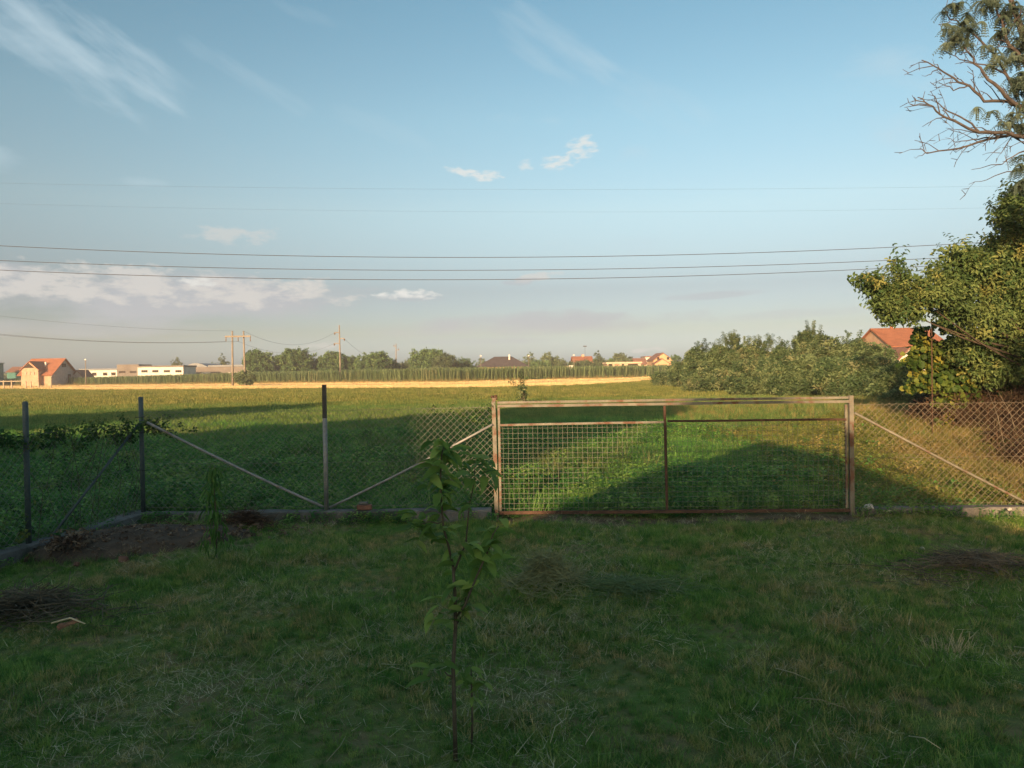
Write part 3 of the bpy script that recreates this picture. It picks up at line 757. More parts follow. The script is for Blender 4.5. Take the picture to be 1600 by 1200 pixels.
# ------------------------------------------------------------ trees
def limb_tree(parent, base, H, spread, m, n_l=6, r0=.12, seed=1, trunk_frac=.35, name='trunk'):
    """tapered trunk with limbs as one mesh; returns limb ends"""
    rd = random.Random(seed); g = Geo(); base = Vector(base)
    top = base + Vector((rd.uniform(-.05, .05) * H, rd.uniform(-.05, .05) * H, H * .75))
    pts = [base - Vector((0, 0, .1)), base.lerp(top, .35) + Vector((rd.gauss(0, .02) * H, rd.gauss(0, .02) * H, 0)), base.lerp(top, .7), top]
    g.tube(pts, [r0 * 1.2, r0 * .8, r0 * .45, r0 * .12], 7)
    ends = []
    for i in range(n_l):
        t = trunk_frac + (1 - trunk_frac) * i / n_l; s = base.lerp(top, t)
        a = i * 2.4 + rd.uniform(-.4, .4); L = spread * rd.uniform(.7, 1.05)
        e = s + Vector((math.cos(a) * L, math.sin(a) * L, L * rd.uniform(.4, .9)))
        mid = s.lerp(e, .5) + Vector((0, 0, -L * .08))
        g.tube([s, mid, e], [r0 * .4 * (1.1 - t * .5), r0 * .25, r0 * .06], 5); ends.append(e)
        for j in range(2):
            s2 = s.lerp(e, rd.uniform(.4, .8)); e2 = s2 + Vector((rd.gauss(0, 1), rd.gauss(0, 1), rd.uniform(.2, 1))).normalized() * L * .5
            g.tube([s2, e2], [r0 * .15, r0 * .04], 4, False)
    g.build(name, M[m], parent)
    return ends
def blob_pts(blobs, n, surf=.55):
    """points biased to the skin of overlapping ellipsoids; blobs: (centre, (rx,ry,rz))"""
    vol = np.array([b[1][0] * b[1][1] * b[1][2] for b in blobs]) ** (2 / 3); pr = vol / vol.sum()
    ch = rng.choice(len(blobs), n, p=pr); v = rng.normal(size=(n, 3)); v /= np.linalg.norm(v, axis=1)[:, None]
    rad = surf + (1.06 - surf) * rng.random(n) ** .7
    lump = 1 + .13 * np.sin(v[:, 0] * 7 + ch) * np.sin(v[:, 2] * 6 + ch * 2) 
    C = np.array([tuple(b[0]) for b in blobs])[ch]; RR = np.array([b[1] for b in blobs])[ch]
    return C + v * RR * (rad * lump)[:, None]
def rnd_rot(n): return np.stack([rng.uniform(-.9, .9, n), rng.uniform(-.9, .9, n), rng.random(n) * 6.283], 1)

farC = {k_: [clump('clump_%s_%d' % (k_, i), M[k_], 26, .55, .42, .22) for i in range(3)] for k_ in ('far', 'farpale', 'fardark')}
def far_tree(px, ytop, wpx, Y, kind, label, name='leafy_tree', base_cut=0.35, n=420, bark='bark', tall=1.0):
    top = D(px, ytop, Y).z; x0 = D(px, ytop, Y).x; wd = wpx * Y / 1200 * .5
    t = thing(name, label, 'tree', 'far trees behind the maize', (x0, Y, 0))
    H = top
    blobs = []; rd = random.Random(int(px * 13 + Y))
    for i in range(7):
        a = rd.uniform(0, 6.283); r = rd.uniform(.1, .62)
        zc = H * rd.uniform(.38, .74)
        rr = wd * rd.uniform(.42, .62)
        blobs.append(((math.cos(a) * wd * r, math.sin(a) * wd * r * .8, zc), (rr, rr, min(rr * 1.0, H - zc))))
    blobs.append(((rd.uniform(-.15, .15) * wd, 0, H * .68), (wd * .62, wd * .6, H * .32)))
    blobs.append(((0, 0, H * .38), (wd * .85, wd * .7, H * .3)))
    P = blob_pts(blobs, n, .6); P[:, 2] = np.clip(P[:, 2], .4, H)
    limb_tree(t, (0, 0, 0), H * .85, wd * .7, bark, 6, .22, seed=int(px))
    k_ = kind
    sc_ = rng.uniform(.7, 1.25, n) * max(.65, min(1.2, wd / 4))
    scatter('crown', P, rnd_rot(n), sc_, farC[k_], t, kind='stuff')
    return t
FT = [
 (405, 547, 54, 205, 'far', 'round green tree immediately right of the twin power poles', 480),
 (441, 555, 40, 212, 'far', 'small green tree between the first two big crowns right of the twin poles', 300),
 (466, 545, 62, 206, 'far', 'broad tree, second big crown right of the twin poles', 520),
 (493, 557, 34, 214, 'fardark', 'low dark tree in the gap left of the three armed pole', 260),
 (517, 550, 50, 208, 'far', 'thin topped tree directly behind the three armed pole', 380),
 (545, 556, 42, 212, 'far', 'lower bushy tree right beside the three armed pole', 300),
 (583, 551, 60, 206, 'far', 'wide low tree halfway between the two single poles', 460),
 (609, 561, 36, 214, 'far', 'small pale edged tree left of the thin far pole', 240),
 (636, 561, 34, 214, 'farpale', 'small greyish tree right of the thin far pole', 240),
 (666, 546, 56, 204, 'far', 'tall round tree left of the dark hipped roof, lighter half of the pair', 480),
 (694, 552, 44, 200, 'fardark', 'dark blue green tree joined to the tall round tree', 380),
 (722, 558, 36, 210, 'far', 'small tree left of the dark hipped roof', 260),
 (738, 566, 26, 214, 'far', 'low bush at the left end of the dark hipped roof', 160),
 (753, 559, 24, 240, 'farpale', 'dull tree peeping over the left slope of the dark roof', 180),
 (827, 551, 22, 225, 'farpale', 'slim pale tree at the right end of the dark hipped roof', 260),
 (846, 564, 44, 216, 'far', 'low spreading bush right of the slim pale tree', 260),
 (858, 551, 36, 222, 'farpale', 'rounded grey green tree left of the orange roofed farmhouse', 320),
 (876, 560, 30, 222, 'farpale', 'lower shoulder tree beside the rounded grey green tree', 220),
 (908, 565, 52, 212, 'fardark', 'low dark hedge tree in front of the orange farmhouse roof', 260),
 (934, 549, 20, 222, 'fardark', 'pointed dark tree right of the orange farmhouse roof', 240),
 (955, 560, 24, 222, 'far', 'small tree left of the unfinished flat building', 180),
 (968, 551, 34, 230, 'farpale', 'round pale tree behind the unfinished flat building', 280),
 (985, 555, 20, 234, 'fardark', 'dark little tree right of the round pale tree', 180),
 (1056, 554, 26, 205, 'far', 'leafy tree behind the right side of the peach house', 220),
 (279, 559, 26, 290, 'fardark', 'round dark tree above the white hall roof', 240),
 (271, 563, 14, 292, 'fardark', 'small dark tree touching the round tree over the hall', 120),
 (347, 553, 22, 280, 'fardark', 'wind bent tree over the long grey hall', 200),
 (333, 565, 22, 284, 'farpale', 'low pale tree left of the wind bent tree', 160),
]
for i, (px, yt, wp, Y, kd, lb, n) in enumerate(FT): far_tree(px, yt, wp, Y, kd, lb, n=n)
t = far_tree(384, 581, 34, 139, 'farpale', 'dark round bush at the foot of the twin power poles', 'dark_bush', n=420); t['group'] = 'lone bushes at the field edge'; t['category'] = 'bush'
# thin distant belt closing the horizon
n = 2600; bx = rng.uniform(-330, 330, n); by = rng.uniform(330, 350, n)
bz = rng.random(n) * (3.2 + 3.5 * vnoise(bx, by * 0, 14, 31))
scatter('distant_woods', np.stack([bx, by, bz], 1), rnd_rot(n), rng.uniform(2.0, 3.4, n), farC['farpale'], None, kind='stuff', label='thin belt of distant woods along the horizon', category='woods')

# thicket beyond the field's right side
hC = [clump('thicket_%d' % i, M['hedge'], 30, .26, .15, .07, .8, .1) for i in range(3)] 
hS = [sprig('shoot_%d' % i, M['hedge'], 34, .9, .20, .085) for i in range(2)]
def shrub(px, ytop, wpx, Y, label, n=1100, spiky=0, name='shrub', low=0.0, depth=.8, group='shrubs of the thicket'):
    pt = D(px, ytop, Y); H = pt.z; wd = wpx * Y / 1200 * .5
    t = thing(name, label, 'shrub', group, (pt.x, Y, 0)); rd = random.Random(int(px * 7 + Y))
    gz = float(hgt(pt.x, Y)); blobs = []
    for i in range(9):
        a = rd.uniform(0, 6.283); r = rd.uniform(.15, .75); zc = H * rd.uniform(.22, .75); rr = wd * rd.uniform(.3, .5)
        blobs.append(((math.cos(a) * wd * r, math.sin(a) * wd * r * depth, zc), (rr, rr, min(rr * 1.1, (H - zc)))))
    blobs.append(((0, 0, H * .35), (wd * .95, wd * depth, H * .4)))
    P = blob_pts(blobs, n, .72); P[:, 2] = np.clip(np.abs(P[:, 2]), gz + .1, H)
    g = Geo()
    for i in range(9):
        a = rd.uniform(0, 6.283); e = Vector((math.cos(a) * wd * .7, math.sin(a) * wd * .6, H * rd.uniform(.5, .85)))
        g.tube([(math.cos(a) * .15, math.sin(a) * .15, gz - .05), (e.x * .4, e.y * .4, e.z * .55), e], [.05, .035, .01], 5, False)
    g.build('stems', M['bark'], t)
    scatter('foliage', P, rnd_rot(n), rng.uniform(.7, 1.3, n) * (Y / 45) ** .35, hC, t, kind='stuff')
    if spiky:
        pts = []; rr = []
        for i in range(int(spiky * 1.1)):
            a = rd.uniform(0, 6.283); r = rd.uniform(0, .75)
            b = np.array((math.cos(a) * wd * r, math.sin(a) * wd * r * .6, H * rd.uniform(.68, .86)))
            tl = np.array((rd.gauss(.2, .35), rd.gauss(0, .3)))
            for q in range(2): 
                pts.append(b + np.array((tl[0], tl[1], 1)) * q * .3); rr.append((-tl[1], tl[0], rd.uniform(0, 6.28)))
        scatter('shoots', np.array(pts), np.array(rr), rng.uniform(.5, .95, len(pts)), hS, t, kind='stuff')
    return t
SH = [
 (1045, 583, 50, 78, 'low outermost shrub where the thicket tapers towards the peach house', 420, 0),
 (1075, 560, 60, 70, 'shrub at the sloping left shoulder of the thicket', 700, 5),
 (1102, 538, 70, 62, 'tall shrub forming the first peak of the thicket from the field side', 900, 14),
 (1143, 524, 70, 56, 'shrub with feathery upright shoots, highest on the left half of the thicket', 1000, 26),
 (1184, 530, 60, 52, 'shrub with slanting shoots between the feathery top and the bushy dome', 900, 16),
 (1222, 536, 70, 49, 'flatter shrub just left of the bushy dome', 900, 12),
 (1262, 507, 62, 56, 'bushy dome shrub standing highest in the thicket', 1000, 10),
 (1310, 517, 96, 44, 'broad rounded shrub right of the bushy dome', 1300, 4),
 (1365, 535, 90, 38, 'shrub in front of the orange roofed house with the white gable', 1300, 4),
 (1110, 575, 90, 56, 'low front shrub below the first peak of the thicket', 900, 0),
 (1185, 566, 100, 46, 'mid height front shrub behind the gate centre', 1200, 0),
 (1262, 560, 110, 40, 'front shrub behind the right half of the gate top bar', 1400, 0),
 (1335, 562, 110, 35, 'large front shrub behind the right gate post', 1500, 0),
 (1395, 568, 70, 31, 'rightmost front shrub reaching the yellow vine', 1100, 0),
]
for a in SH: shrub(a[0], a[1], a[2], a[3], a[4], a[5], a[6])
shrub(1420, 612, 60, 25, 'dark low shrub under the vine beyond the right fence', 700, 0)
t = shrub(817, 598, 13, 40, 'lone small brown green seedling standing in the open field', 12, 2, name='field_seedling', group='lone bushes at the field edge')

# fruit tree on the right
fruitC = [clump('fruit_%d' % i, M['fruit'], 22, .16, .085, .038, .8, .25) for i in range(3)] + [sprig('fruit_shoot', M['fruit'], 12, .38, .09, .04)]
ft = thing('fruit_tree', 'leafy fruit tree by the right fence, its low limb lit yellow by the sun', 'tree')
TY = 14.5
FB = [(1590, 345, 30, 0), (1572, 400, 42, .3), (1610, 440, 60, .5), (1600, 510, 60, .8), (1548, 450, 34, .2), (1520, 412, 24, -.2), (1495, 400, 16, -.2), (1500, 440, 24, 0),
      (1476, 425, 12, -.2), (1462, 455, 26, -.3), (1430, 462, 22, -.4), (1403, 470, 24, -.4), (1380, 470, 16, -.5), (1388, 490, 14, -.4), (1420, 492, 14, -.3), (1362, 442, 6, -.5), (1347, 437, 4, -.5), (1373, 452, 8, -.5), (1400, 415, 5, -.4), (1410, 430, 6, -.4), (1415, 444, 8, -.4),
      (1490, 475, 32, 0), (1530, 500, 40, .4), (1560, 560, 48, .8), (1600, 600, 44, 1.2), (1510, 545, 26, .8), (1650, 380, 70, .8), (1660, 500, 90, 1), (1660, 600, 60, 1), (1700, 430, 90, 1.2), (1585, 315, 16, 0), (1565, 340, 14, 0)]
blobs = []; ends = []
for (px, py, rp, dy) in FB:
    c = D(px, py, TY + dy); r = rp * TY / 1200
    blobs.append((c, (r, max(r, .35) * 1.1, r * .92))); ends.append((c, r))
n = 5200
P = blob_pts(blobs, n, .35)
scatter('crown', P, rnd_rot(n), rng.uniform(.7, 1.25, n), fruitC, ft, kind='stuff')
g = Geo(); b0 = D(1655, 700, TY + .8); b0.z = 0.2; f0 = D(1640, 600, TY + .7)
g.tube([b0, b0.lerp(f0, .6) + Vector((.05, 0, 0)), f0], [.16, .13, .11], 9)
for i, (c, r) in enumerate(ends):
    if r < .12 or i % 2: continue
    s_ = f0.lerp(D(1650, 470, TY + .6), random.random() * .9); mid = s_.lerp(c, .55) + Vector((0, 0, -.1))
    g.tube([s_, mid, c], [.026, .015, .006], 5, False)
tipl = [D(1462, 455, TY - .3), D(1403, 465, TY - .4), D(1372, 452, TY - .5), D(1345, 436, TY - .5)]
g.tube(tipl, [.03, .02, .01, .004], 5, False); g.tube([D(1430, 462, TY - .4), D(1412, 440, TY - .4), D(1399, 412, TY - .4)], [.015, .01, .003], 4, False)
g.build('trunk', M['bark'], ft)

# yellow vine on a thin post
vineC = []
for i in range(3):
    gg = Geo()
    for j in range(9):
        c = rv() * .16 * random.random() ** .5; d = rv(); d.z = -.6 * abs(d.z) - .2; d.y -= .3
        leaf_poly(gg, c, d, Vector((random.gauss(0, .3), -1, .6)), random.uniform(.09, .13), random.uniform(.10, .13), .08, 'round')
    vineC.append(proto('vine_%d' % i, gg, M['vine']))
vt = thing('climbing_vine', 'yellow green vine with round leaves hanging over the right fence', 'vine')
VY = 16.0; vb = []
for (px, py, rp) in ((1432, 530, 14), (1448, 552, 20), (1478, 548, 24), (1440, 590, 16), (1466, 590, 22), (1500, 585, 28), (1490, 625, 24), (1510, 650, 22), (1482, 660, 14), (1425, 560, 12), (1500, 610, 26), (1478, 505, 10), (1447, 516, 8), (1420, 605, 7), (1468, 672, 8), (1500, 678, 8)):
    r = rp * VY / 1200; vb.append((D(px, py, VY), (r, r * 1.2, r)))
n = 430; P = blob_pts(vb, n, .1)
scatter('foliage', P, np.stack([rng.uniform(-.4, .4, n), rng.uniform(-.4, .4, n), rng.uniform(-.6, .6, n)], 1), rng.uniform(.7, 1.15, n), vineC, vt, kind='stuff')
g = Geo(); g.tube([(D(1475, 700, VY).x, VY, .2), D(1480, 640, VY), D(1485, 590, VY), D(1470, 540, VY)], [.03, .025, .015, .008], 6)
g.tube([D(1480, 640, VY), D(1450, 580, VY), D(1432, 535, VY)], [.015, .01, .005], 5, False); g.build('stem', M['bark'], vt)
tp = thing('thin_post', 'thin rusty metal post standing in the vine beyond the right fence', 'post', None, (D(1457, 690, 15.2).x, 15.2, 0))
g = Geo(); g.tube([(0, 0, .1), (0, 0, D(1457, 500, 15.2).z)], .011, 7); g.build('shaft', M['rust'], tp)
g = Geo(); g.tube([(0, 0, D(1457, 500, 15.2).z), (0, 0, D(1457, 500, 15.2).z + .02)], .022, 7); g.build('cap', M['rust'], tp)

# bramble thicket beneath
brC = []
for i in range(3):
    gg = Geo()
    for j in range(16):
        c = rv() * .22; d = rv(); gg.tube([c - d * .22, c + rv() * .04, c + d * .22], .004, 3, False)
    for j in range(10):
        leaf_poly(gg, rv() * .2, rv(), Vector((0, 0, 1)), .07, .05)
    brC.append(proto('bramble_%d' % i, gg, M['bramble']))
bt = thing('bramble_thicket', 'brown tangled bramble bank behind the right netting fence', 'bramble')
bb = []
for (px, py, rp, Y) in ((1450, 655, 22, 17.5), (1500, 660, 34, 17), (1560, 655, 44, 16.5), (1600, 680, 44, 14.5), (1560, 690, 28, 15), (1640, 660, 60, 15), (1640, 710, 50, 13), (1600, 640, 40, 17), (1530, 640, 40, 18), (1700, 680, 70, 14), (1590, 715, 30, 13), (1620, 745, 34, 11.5), (1540, 680, 26, 15.5), (1500, 650, 30, 16)):
    r = rp * Y / 1200; bb.append((D(px, py, Y), (r, r * 1.3, r)))
n = 2300; P = blob_pts(bb, n, .4); P[:, 2] = np.maximum(P[:, 2], hgt(P[:, 0], P[:, 1]) + .03)
scatter('tangle', P, rnd_rot(n), rng.uniform(.7, 1.3, n), brC, bt, kind='stuff')
g = Geo()
for i in range(60):
    s_ = Vector(P[random.randrange(n)]); s_.z = .2; e = s_ + Vector((random.gauss(0, .5), random.gauss(0, .4), random.uniform(.5, 1.2)))
    g.tube([s_, s_.lerp(e, .5) + Vector((0, 0, .15)), e], [.007, .006, .003], 4, False)
g.build('canes', M['twig'], bt)
# dark hedge closing the back of the thicket on the right
for (px, yt, wp, Y, lb, n_) in ((1480, 560, 120, 24, 'dark shrub behind the vine beyond the right fence', 900), (1570, 540, 150, 21, 'dark shrub behind the fruit tree beyond the right fence', 1200), (1680, 520, 160, 19, 'large dark shrub right of the fruit tree beyond the fence', 900)):
    shrub(px, yt, wp, Y, lb, n_, 0)

# half bare tall tree at the top right
ailC = []
for i in range(3):
    gg = Geo()
    for s_i in range(7):
        a = random.uniform(0, 6.283); L = random.uniform(.22, .34); dx, dy = math.cos(a), math.sin(a)
        for j in range(9):
            t_ = (j + 1) / 9; c = Vector((dx * L * t_, dy * L * t_, .05 - .30 * t_ * t_))
            for sg in (-1, 1):
                leaf_poly(gg, c, Vector((dx * .4 - dy * sg, dy * .4 + dx * sg, -.7)), Vector((dx, dy, .5)), random.uniform(.06, .085), .026)
    ailC.append(proto('feather_%d' % i, gg, M['ailanthus']))
at_ = thing('half_bare_tree', 'tall half bare tree with reaching grey twigs, top right of the view', 'tree')
AY = 12.0; g = Geo(); base = D(1760, 800, AY); base.z = 0
A0 = [D(1745, 640, AY), D(1725, 420, AY), D(1700, 260, AY), D(1650, 160, AY), D(1600, 60, AY), D(1560, -60, AY)]
g.tube([base] + A0, [.17, .15, .13, .10, .07, .05, .02], 10)
rdb = random.Random(5)
def limb(pl, r0, tw=1.0, leafy=False):
    pts = [D(px, py, AY + dy) for (px, py, dy) in pl]
    # wobble
    sm = [];
    for a_, b_ in zip(pts[:-1], pts[1:]):
        for q in range(3): sm.append(a_.lerp(b_, q / 3) + Vector((rdb.gauss(0, .012), rdb.gauss(0, .012), rdb.gauss(0, .012))))
    sm.append(pts[-1]); N_ = len(sm)
    g.tube(sm, [r0 * (1 - .8 * i / (N_ - 1)) for i in range(N_)], 6, False)
    for i in range(3, N_ - 1):
        if rdb.random() < .62 * tw:
            d = (sm[i + 1] - sm[i - 1]).normalized(); s2 = rdb.choice((-1, 1))
            side = Vector((-d.z, rdb.gauss(0, .5), d.x)) * s2
            L = rdb.uniform(.15, .5); e = sm[i] + (d * .75 + side * .7).normalized() * L
            md = sm[i].lerp(e, .5) + Vector((0, 0, .03)); g.tube([sm[i], md, e], [r0 * .25, r0 * .18, .004], 4, False)
            for q in range(rdb.randint(1, 3)):
                e2 = md.lerp(e, rdb.random()) ; g.tube([e2, e2 + (d * .5 + Vector((rdb.gauss(0, .7), rdb.gauss(0, .3), rdb.gauss(.2, .6)))).normalized() * rdb.uniform(.06, .14)], [.006, .004], 3, False)
limb([(1700, 262, 0), (1640, 232, 0), (1600, 213, 0), (1560, 208, -.1), (1530, 205, -.1), (1490, 190, -.2), (1470, 178, -.2), (1450, 165, -.2), (1434, 152, -.2)], .040)
limb([(1660, 240, 0), (1600, 210, .1), (1545, 216, .1), (1500, 232, .2), (1448, 237, .3), (1437, 232, .3)], .026, .5)
limb([(1448, 237, .3), (1438, 243, .3), (1428, 245, .3)], .008, 0)
limb([(1690, 240, 0), (1640, 200, .1), (1590, 168, .1), (1575, 158, .1), (1540, 157, .1), (1515, 135, .2), (1490, 122, .2), (1467, 106, .2), (1440, 94, .2)], .036)
limb([(1640, 200, 0), (1600, 172, 0), (1560, 140, -.1), (1535, 113, -.1), (1520, 92, -.1), (1507, 72, -.1)], .040, .5)
limb([(1467, 106, .2), (1458, 98, .2), (1457, 92, .2)], .007, 0); limb([(1465, 110, .2), (1450, 116, .2), (1440, 117, .2)], .008, 0)
limb([(1515, 135, .2), (1490, 138, .2), (1470, 130, .2), (1465, 130, .2)], .012, .8)
limb([(1530, 205, 0), (1510, 188, 0), (1480, 172, 0), (1462, 158, 0), (1454, 142, 0)], .016, 1.0)
limb([(1660, 200, 0), (1620, 120, 0), (1590, 85, 0), (1570, 60, 0), (1560, 20, 0), (1545, -20, 0)], .045, .5)
limb([(1600, 213, 0), (1560, 212, .2), (1530, 208, .2), (1500, 203, .2), (1478, 200, .2)], .014, .8)
limb([(1545, 216, .1), (1520, 218, .1), (1495, 222, .1), (1477, 215, .1)], .012, .9)
limb([(1620, 235, .1), (1580, 215, .1), (1562, 238, .1), (1535, 242, .1)], .012, .8)
limb([(1700, 300, .1), (1620, 230, .1), (1590, 240, .1), (1565, 256, .1), (1518, 265, .1)], .018, .3)
limb([(1565, 256, .1), (1543, 265, .1)], .006, 0)
limb([(1660, 300, .1), (1600, 262, .1), (1575, 268, .1), (1540, 281, .1), (1514, 288, .1)], .014, .3)
limb([(1590, 150, .1), (1560, 95, .1), (1530, 60, .1), (1500, 40, .1), (1480, 25, .1), (1473, 12, .1)], .022, .6)
limb([(1590, 130, .1), (1570, 115, .1), (1540, 100, .1), (1500, 95, .1), (1475, 78, .1)], .018, .9)
g.build('trunk', M['greybark'], at_)
ab = []
for (px, py, rp) in ((1488, 8, 16), (1510, 30, 20), (1498, 52, 20), (1486, 45, 14), (1486, 66, 13), (1512, 66, 12), (1545, 5, 20), (1575, 18, 24), (1595, 40, 28), (1540, 35, 10), (1568, 50, 14), (1538, 72, 9), (1557, 83, 12), (1563, 94, 10), (1546, 104, 8), (1583, 92, 16), (1598, 125, 22), (1600, 80, 24), (1527, 172, 8), (1540, 168, 7), (1552, 175, 6), (1582, 185, 14), (1572, 195, 10), (1598, 195, 18), (1604, 165, 18), (1598, 245, 16), (1592, 262, 12), (1602, 285, 20), (1590, 290, 9), (1620, 60, 40), (1640, 140, 50), (1650, 260, 50), (1540, -30, 30)):
    r = rp * AY / 1200 * .8; ab.append((D(px, py, AY), (r, r * 1.3, r * .7)))
n = 400; P = blob_pts(ab, n, .1)
scatter('crown', P, np.stack([rng.uniform(-.3, .3, n), rng.uniform(-.3, .3, n), rng.random(n) * 6.283], 1), rng.uniform(.35, .6, n), ailC, at_, kind='stuff')

# bindweed on the left side fence
bwC = [clump('bindweed_%d' % i, M['bindweed'], 12, .09, .06, .05, .9, .2) for i in range(2)]
bt = thing('bindweed', 'dark bindweed climbing over the netting of the left side fence', 'climbing plant')
pts = []
for i in range(520):
    t_ = random.random() ** .8 * 2.3; c = CORNER + sdv * t_
    zz = random.gauss(1.12, .06) if random.random() < .55 else random.uniform(.2, 1.12) * (1 if random.random() < .35 + t_ * .4 else 3)
    if zz > 1.35: continue
    if zz < 1.0 and vnoise(np.array([t_ * 3]), np.array([zz * 3]), .7, 12)[0] < .5: continue
    pts.append((c.x + random.gauss(-.03, .05), c.y, zz))
for i in range(34):
    c = CORNER + Vector((abs(random.gauss(0, .22)), .03, 0)); pts.append((c.x, c.y + random.gauss(.03, .04), random.gauss(1.13, .05)))
for i in range(26):
    c = GL + Vector((-abs(random.gauss(0, .3)), .03, 0)); pts.append((c.x, c.y + random.gauss(.03, .03), random.gauss(1.22, .06)))
P = np.array(pts); scatter('foliage', P, rnd_rot(len(P)), rng.uniform(.35, .75, len(P)), bwC, bt, kind='stuff')
g = Geo()
for i in range(26):
    t_ = random.uniform(0, 2.2); c = CORNER + sdv * t_; g.tube([(c.x - .02, c.y, .1), (c.x + random.gauss(0, .08), c.y, .6), (c.x + random.gauss(0, .1), c.y + random.gauss(0, .2), 1.15)], .003, 3, False)
g.build('stems', M['stem'], bt)

# ------------------------------------------------------------ power lines and poles
hp = thing('twin_power_pole', 'twin concrete power pole joined by a crossarm at the edge of the maize', 'power pole')
HY = 138.0; a_ = D(363.5, 597, HY); b_ = D(381.6, 597, HY)
g = Geo(); g.tube([(a_.x, HY, 0), D(363, 517, HY)], [.2, .13], 8); g.build('pole', M['pole'], hp)
g = Geo(); g.tube([(b_.x, HY + .5, 0), D(380.5, 517, HY + .5)], [.2, .13], 8); g.build('pole', M['pole'], hp)
g = Geo(); l_, r_ = D(352, 526, HY), D(392, 525.5, HY); g.box(l_.x, r_.x, HY - .25, HY - .05, l_.z - .13, l_.z + .13); g.build('crossarm', M['pole'], hp)
ins = []
for px in (353, 372, 391):
    g = Geo(); p = D(px, 526, HY - .15); q = p - Vector((0, 0, .85))
    pts = [p.lerp(q, i / 8) for i in range(9)]; g.tube(pts, [.05 if i % 2 else .11 for i in range(9)], 6); g.build('insulator', M['insul'], hp); ins.append(q)
sp = thing('armed_power_pole', 'single concrete power pole with three staggered arms', 'power pole')
SY = 170.0; s0 = D(532, 580, SY); g = Geo(); g.tube([(s0.x, SY, 0), D(530, 508, SY)], [.22, .12], 8); g.build('pole', M['pole'], sp)
arms = []
for (px, py, e) in ((523, 519.5, -1), (538, 529, 1), (522.5, 536.5, -1)):
    g = Geo(); p = D(530.7, py, SY); q = D(px, py, SY); g.box(min(p.x, q.x), max(p.x, q.x), SY - .24, SY - .12, p.z - .09, p.z + .09); arm = g.build('arm', M['pole'], sp)
    g = Geo(); g.tube([q, q + Vector((0, 0, -.2)), q + Vector((0, 0, -.5))], [.12, .2, .08], 6); g.build('insulator', M['insul'], arm); arms.append(q)
tp2 = thing('thin_power_pole', 'thin distant power pole standing behind the tree row', 'power pole')
g = Geo(); p = D(619, 580, 300); g.tube([(p.x, 300, 0), D(618.8, 537, 300)], [.26, .16], 6); g.build('pole', M['pole'], tp2)
for (px, py) in ((615.5, 541), (623, 547)):
    g = Geo(); q = D(px, py, 300); p = D(618.8, py, 300); g.box(min(p.x, q.x), max(p.x, q.x), 299.7, 299.85, p.z - .12, p.z + .12); arm = g.build('arm', M['pole'], tp2)
    g = Geo(); g.tube([q + Vector((0, 0, -.1)), q + Vector((0, 0, .6))], .14, 5); g.build('insulator', M['insul'], arm)
def far_wire(a, b, sag, r, label, grp):
    g = Geo(); g.tube(rope(a, b, sag, 30), r, 4, False); g.build('power_line', M['wire'], None, label=label, category='power line', group=grp)
far_wire(D(-160, 503, 110), ins[0], 1.2, .022, 'lower far power line running left from the twin pole', 'far power lines')
far_wire(D(-160, 506, 112), ins[1], 1.2, .022, 'middle far power line running left from the twin pole', 'far power lines')
far_wire(D(-160, 472, 112), D(363, 517, HY), 1.0, .014, 'faint upper earth wire running left from the twin pole top', 'far power lines')
far_wire(ins[1], arms[2], 2.2, .018, 'slack lower line between the twin pole and the three armed pole', 'far power lines')
far_wire(D(380.5, 517, HY), arms[0], 2.6, .018, 'slack upper line between the twin pole and the three armed pole', 'far power lines')
far_wire(arms[1], D(618.8, 547, 300), 4.0, .02, 'line falling away from the three armed pole to the thin pole', 'far power lines')
# local lines over the field, hung between two poles outside the view
LY = 42.0
def near_wire(y0, ym, y1, r, label, Y=LY):
    a, m_, b = D(0, y0, Y), D(800, ym, Y), D(1480, y1, Y)
    # parabola z(x) through the three
    A = np.array([[p.x ** 2, p.x, 1] for p in (a, m_, b)]); co = np.linalg.solve(A, np.array([p.z for p in (a, m_, b)]))
    xs_ = np.linspace(-44, 44, 61); g = Geo(); g.tube([(x_, Y, co[0] * x_ * x_ + co[1] * x_ + co[2]) for x_ in xs_], r, 5, False)
    g.build('power_line', M['wire'], None, label=label, category='power line', group='near power lines')
    return co
c1 = near_wire(384, 402, 382, .016, 'topmost of the three dark cables crossing the whole sky')
c2 = near_wire(407, 422, 402.5, .015, 'middle of the three dark cables crossing the whole sky')
c3 = near_wire(422, 436.5, 414, .015, 'lowest of the three dark cables crossing the whole sky')
near_wire(286, 296, 292, .003, 'faint thin wire high above the dark cables')
near_wire(318, 331, 326, .0025, 'faint thin wire just above the dark cables')
for sx_ in (-44, 44):
    t = thing('wooden_power_pole', 'wooden pole carrying the cables over the field, %s end' % ('west' if sx_ < 0 else 'east'), 'power pole', None, (sx_, LY, 0))
    z = lambda c_: c_[0] * sx_ ** 2 + c_[1] * sx_ + c_[2]
    g = Geo(); g.tube([(0, 0.15, 0), (0, .15, z(c1) + 5.5)], [.16, .1], 8); g.build('pole', M['wood'], t)
    for c_ in (c1, c2, c3):
        g = Geo(); g.box(-.3, .3, -.03, .05, z(c_) - .12, z(c_) - .04); g.build('arm', M['pole'], t)

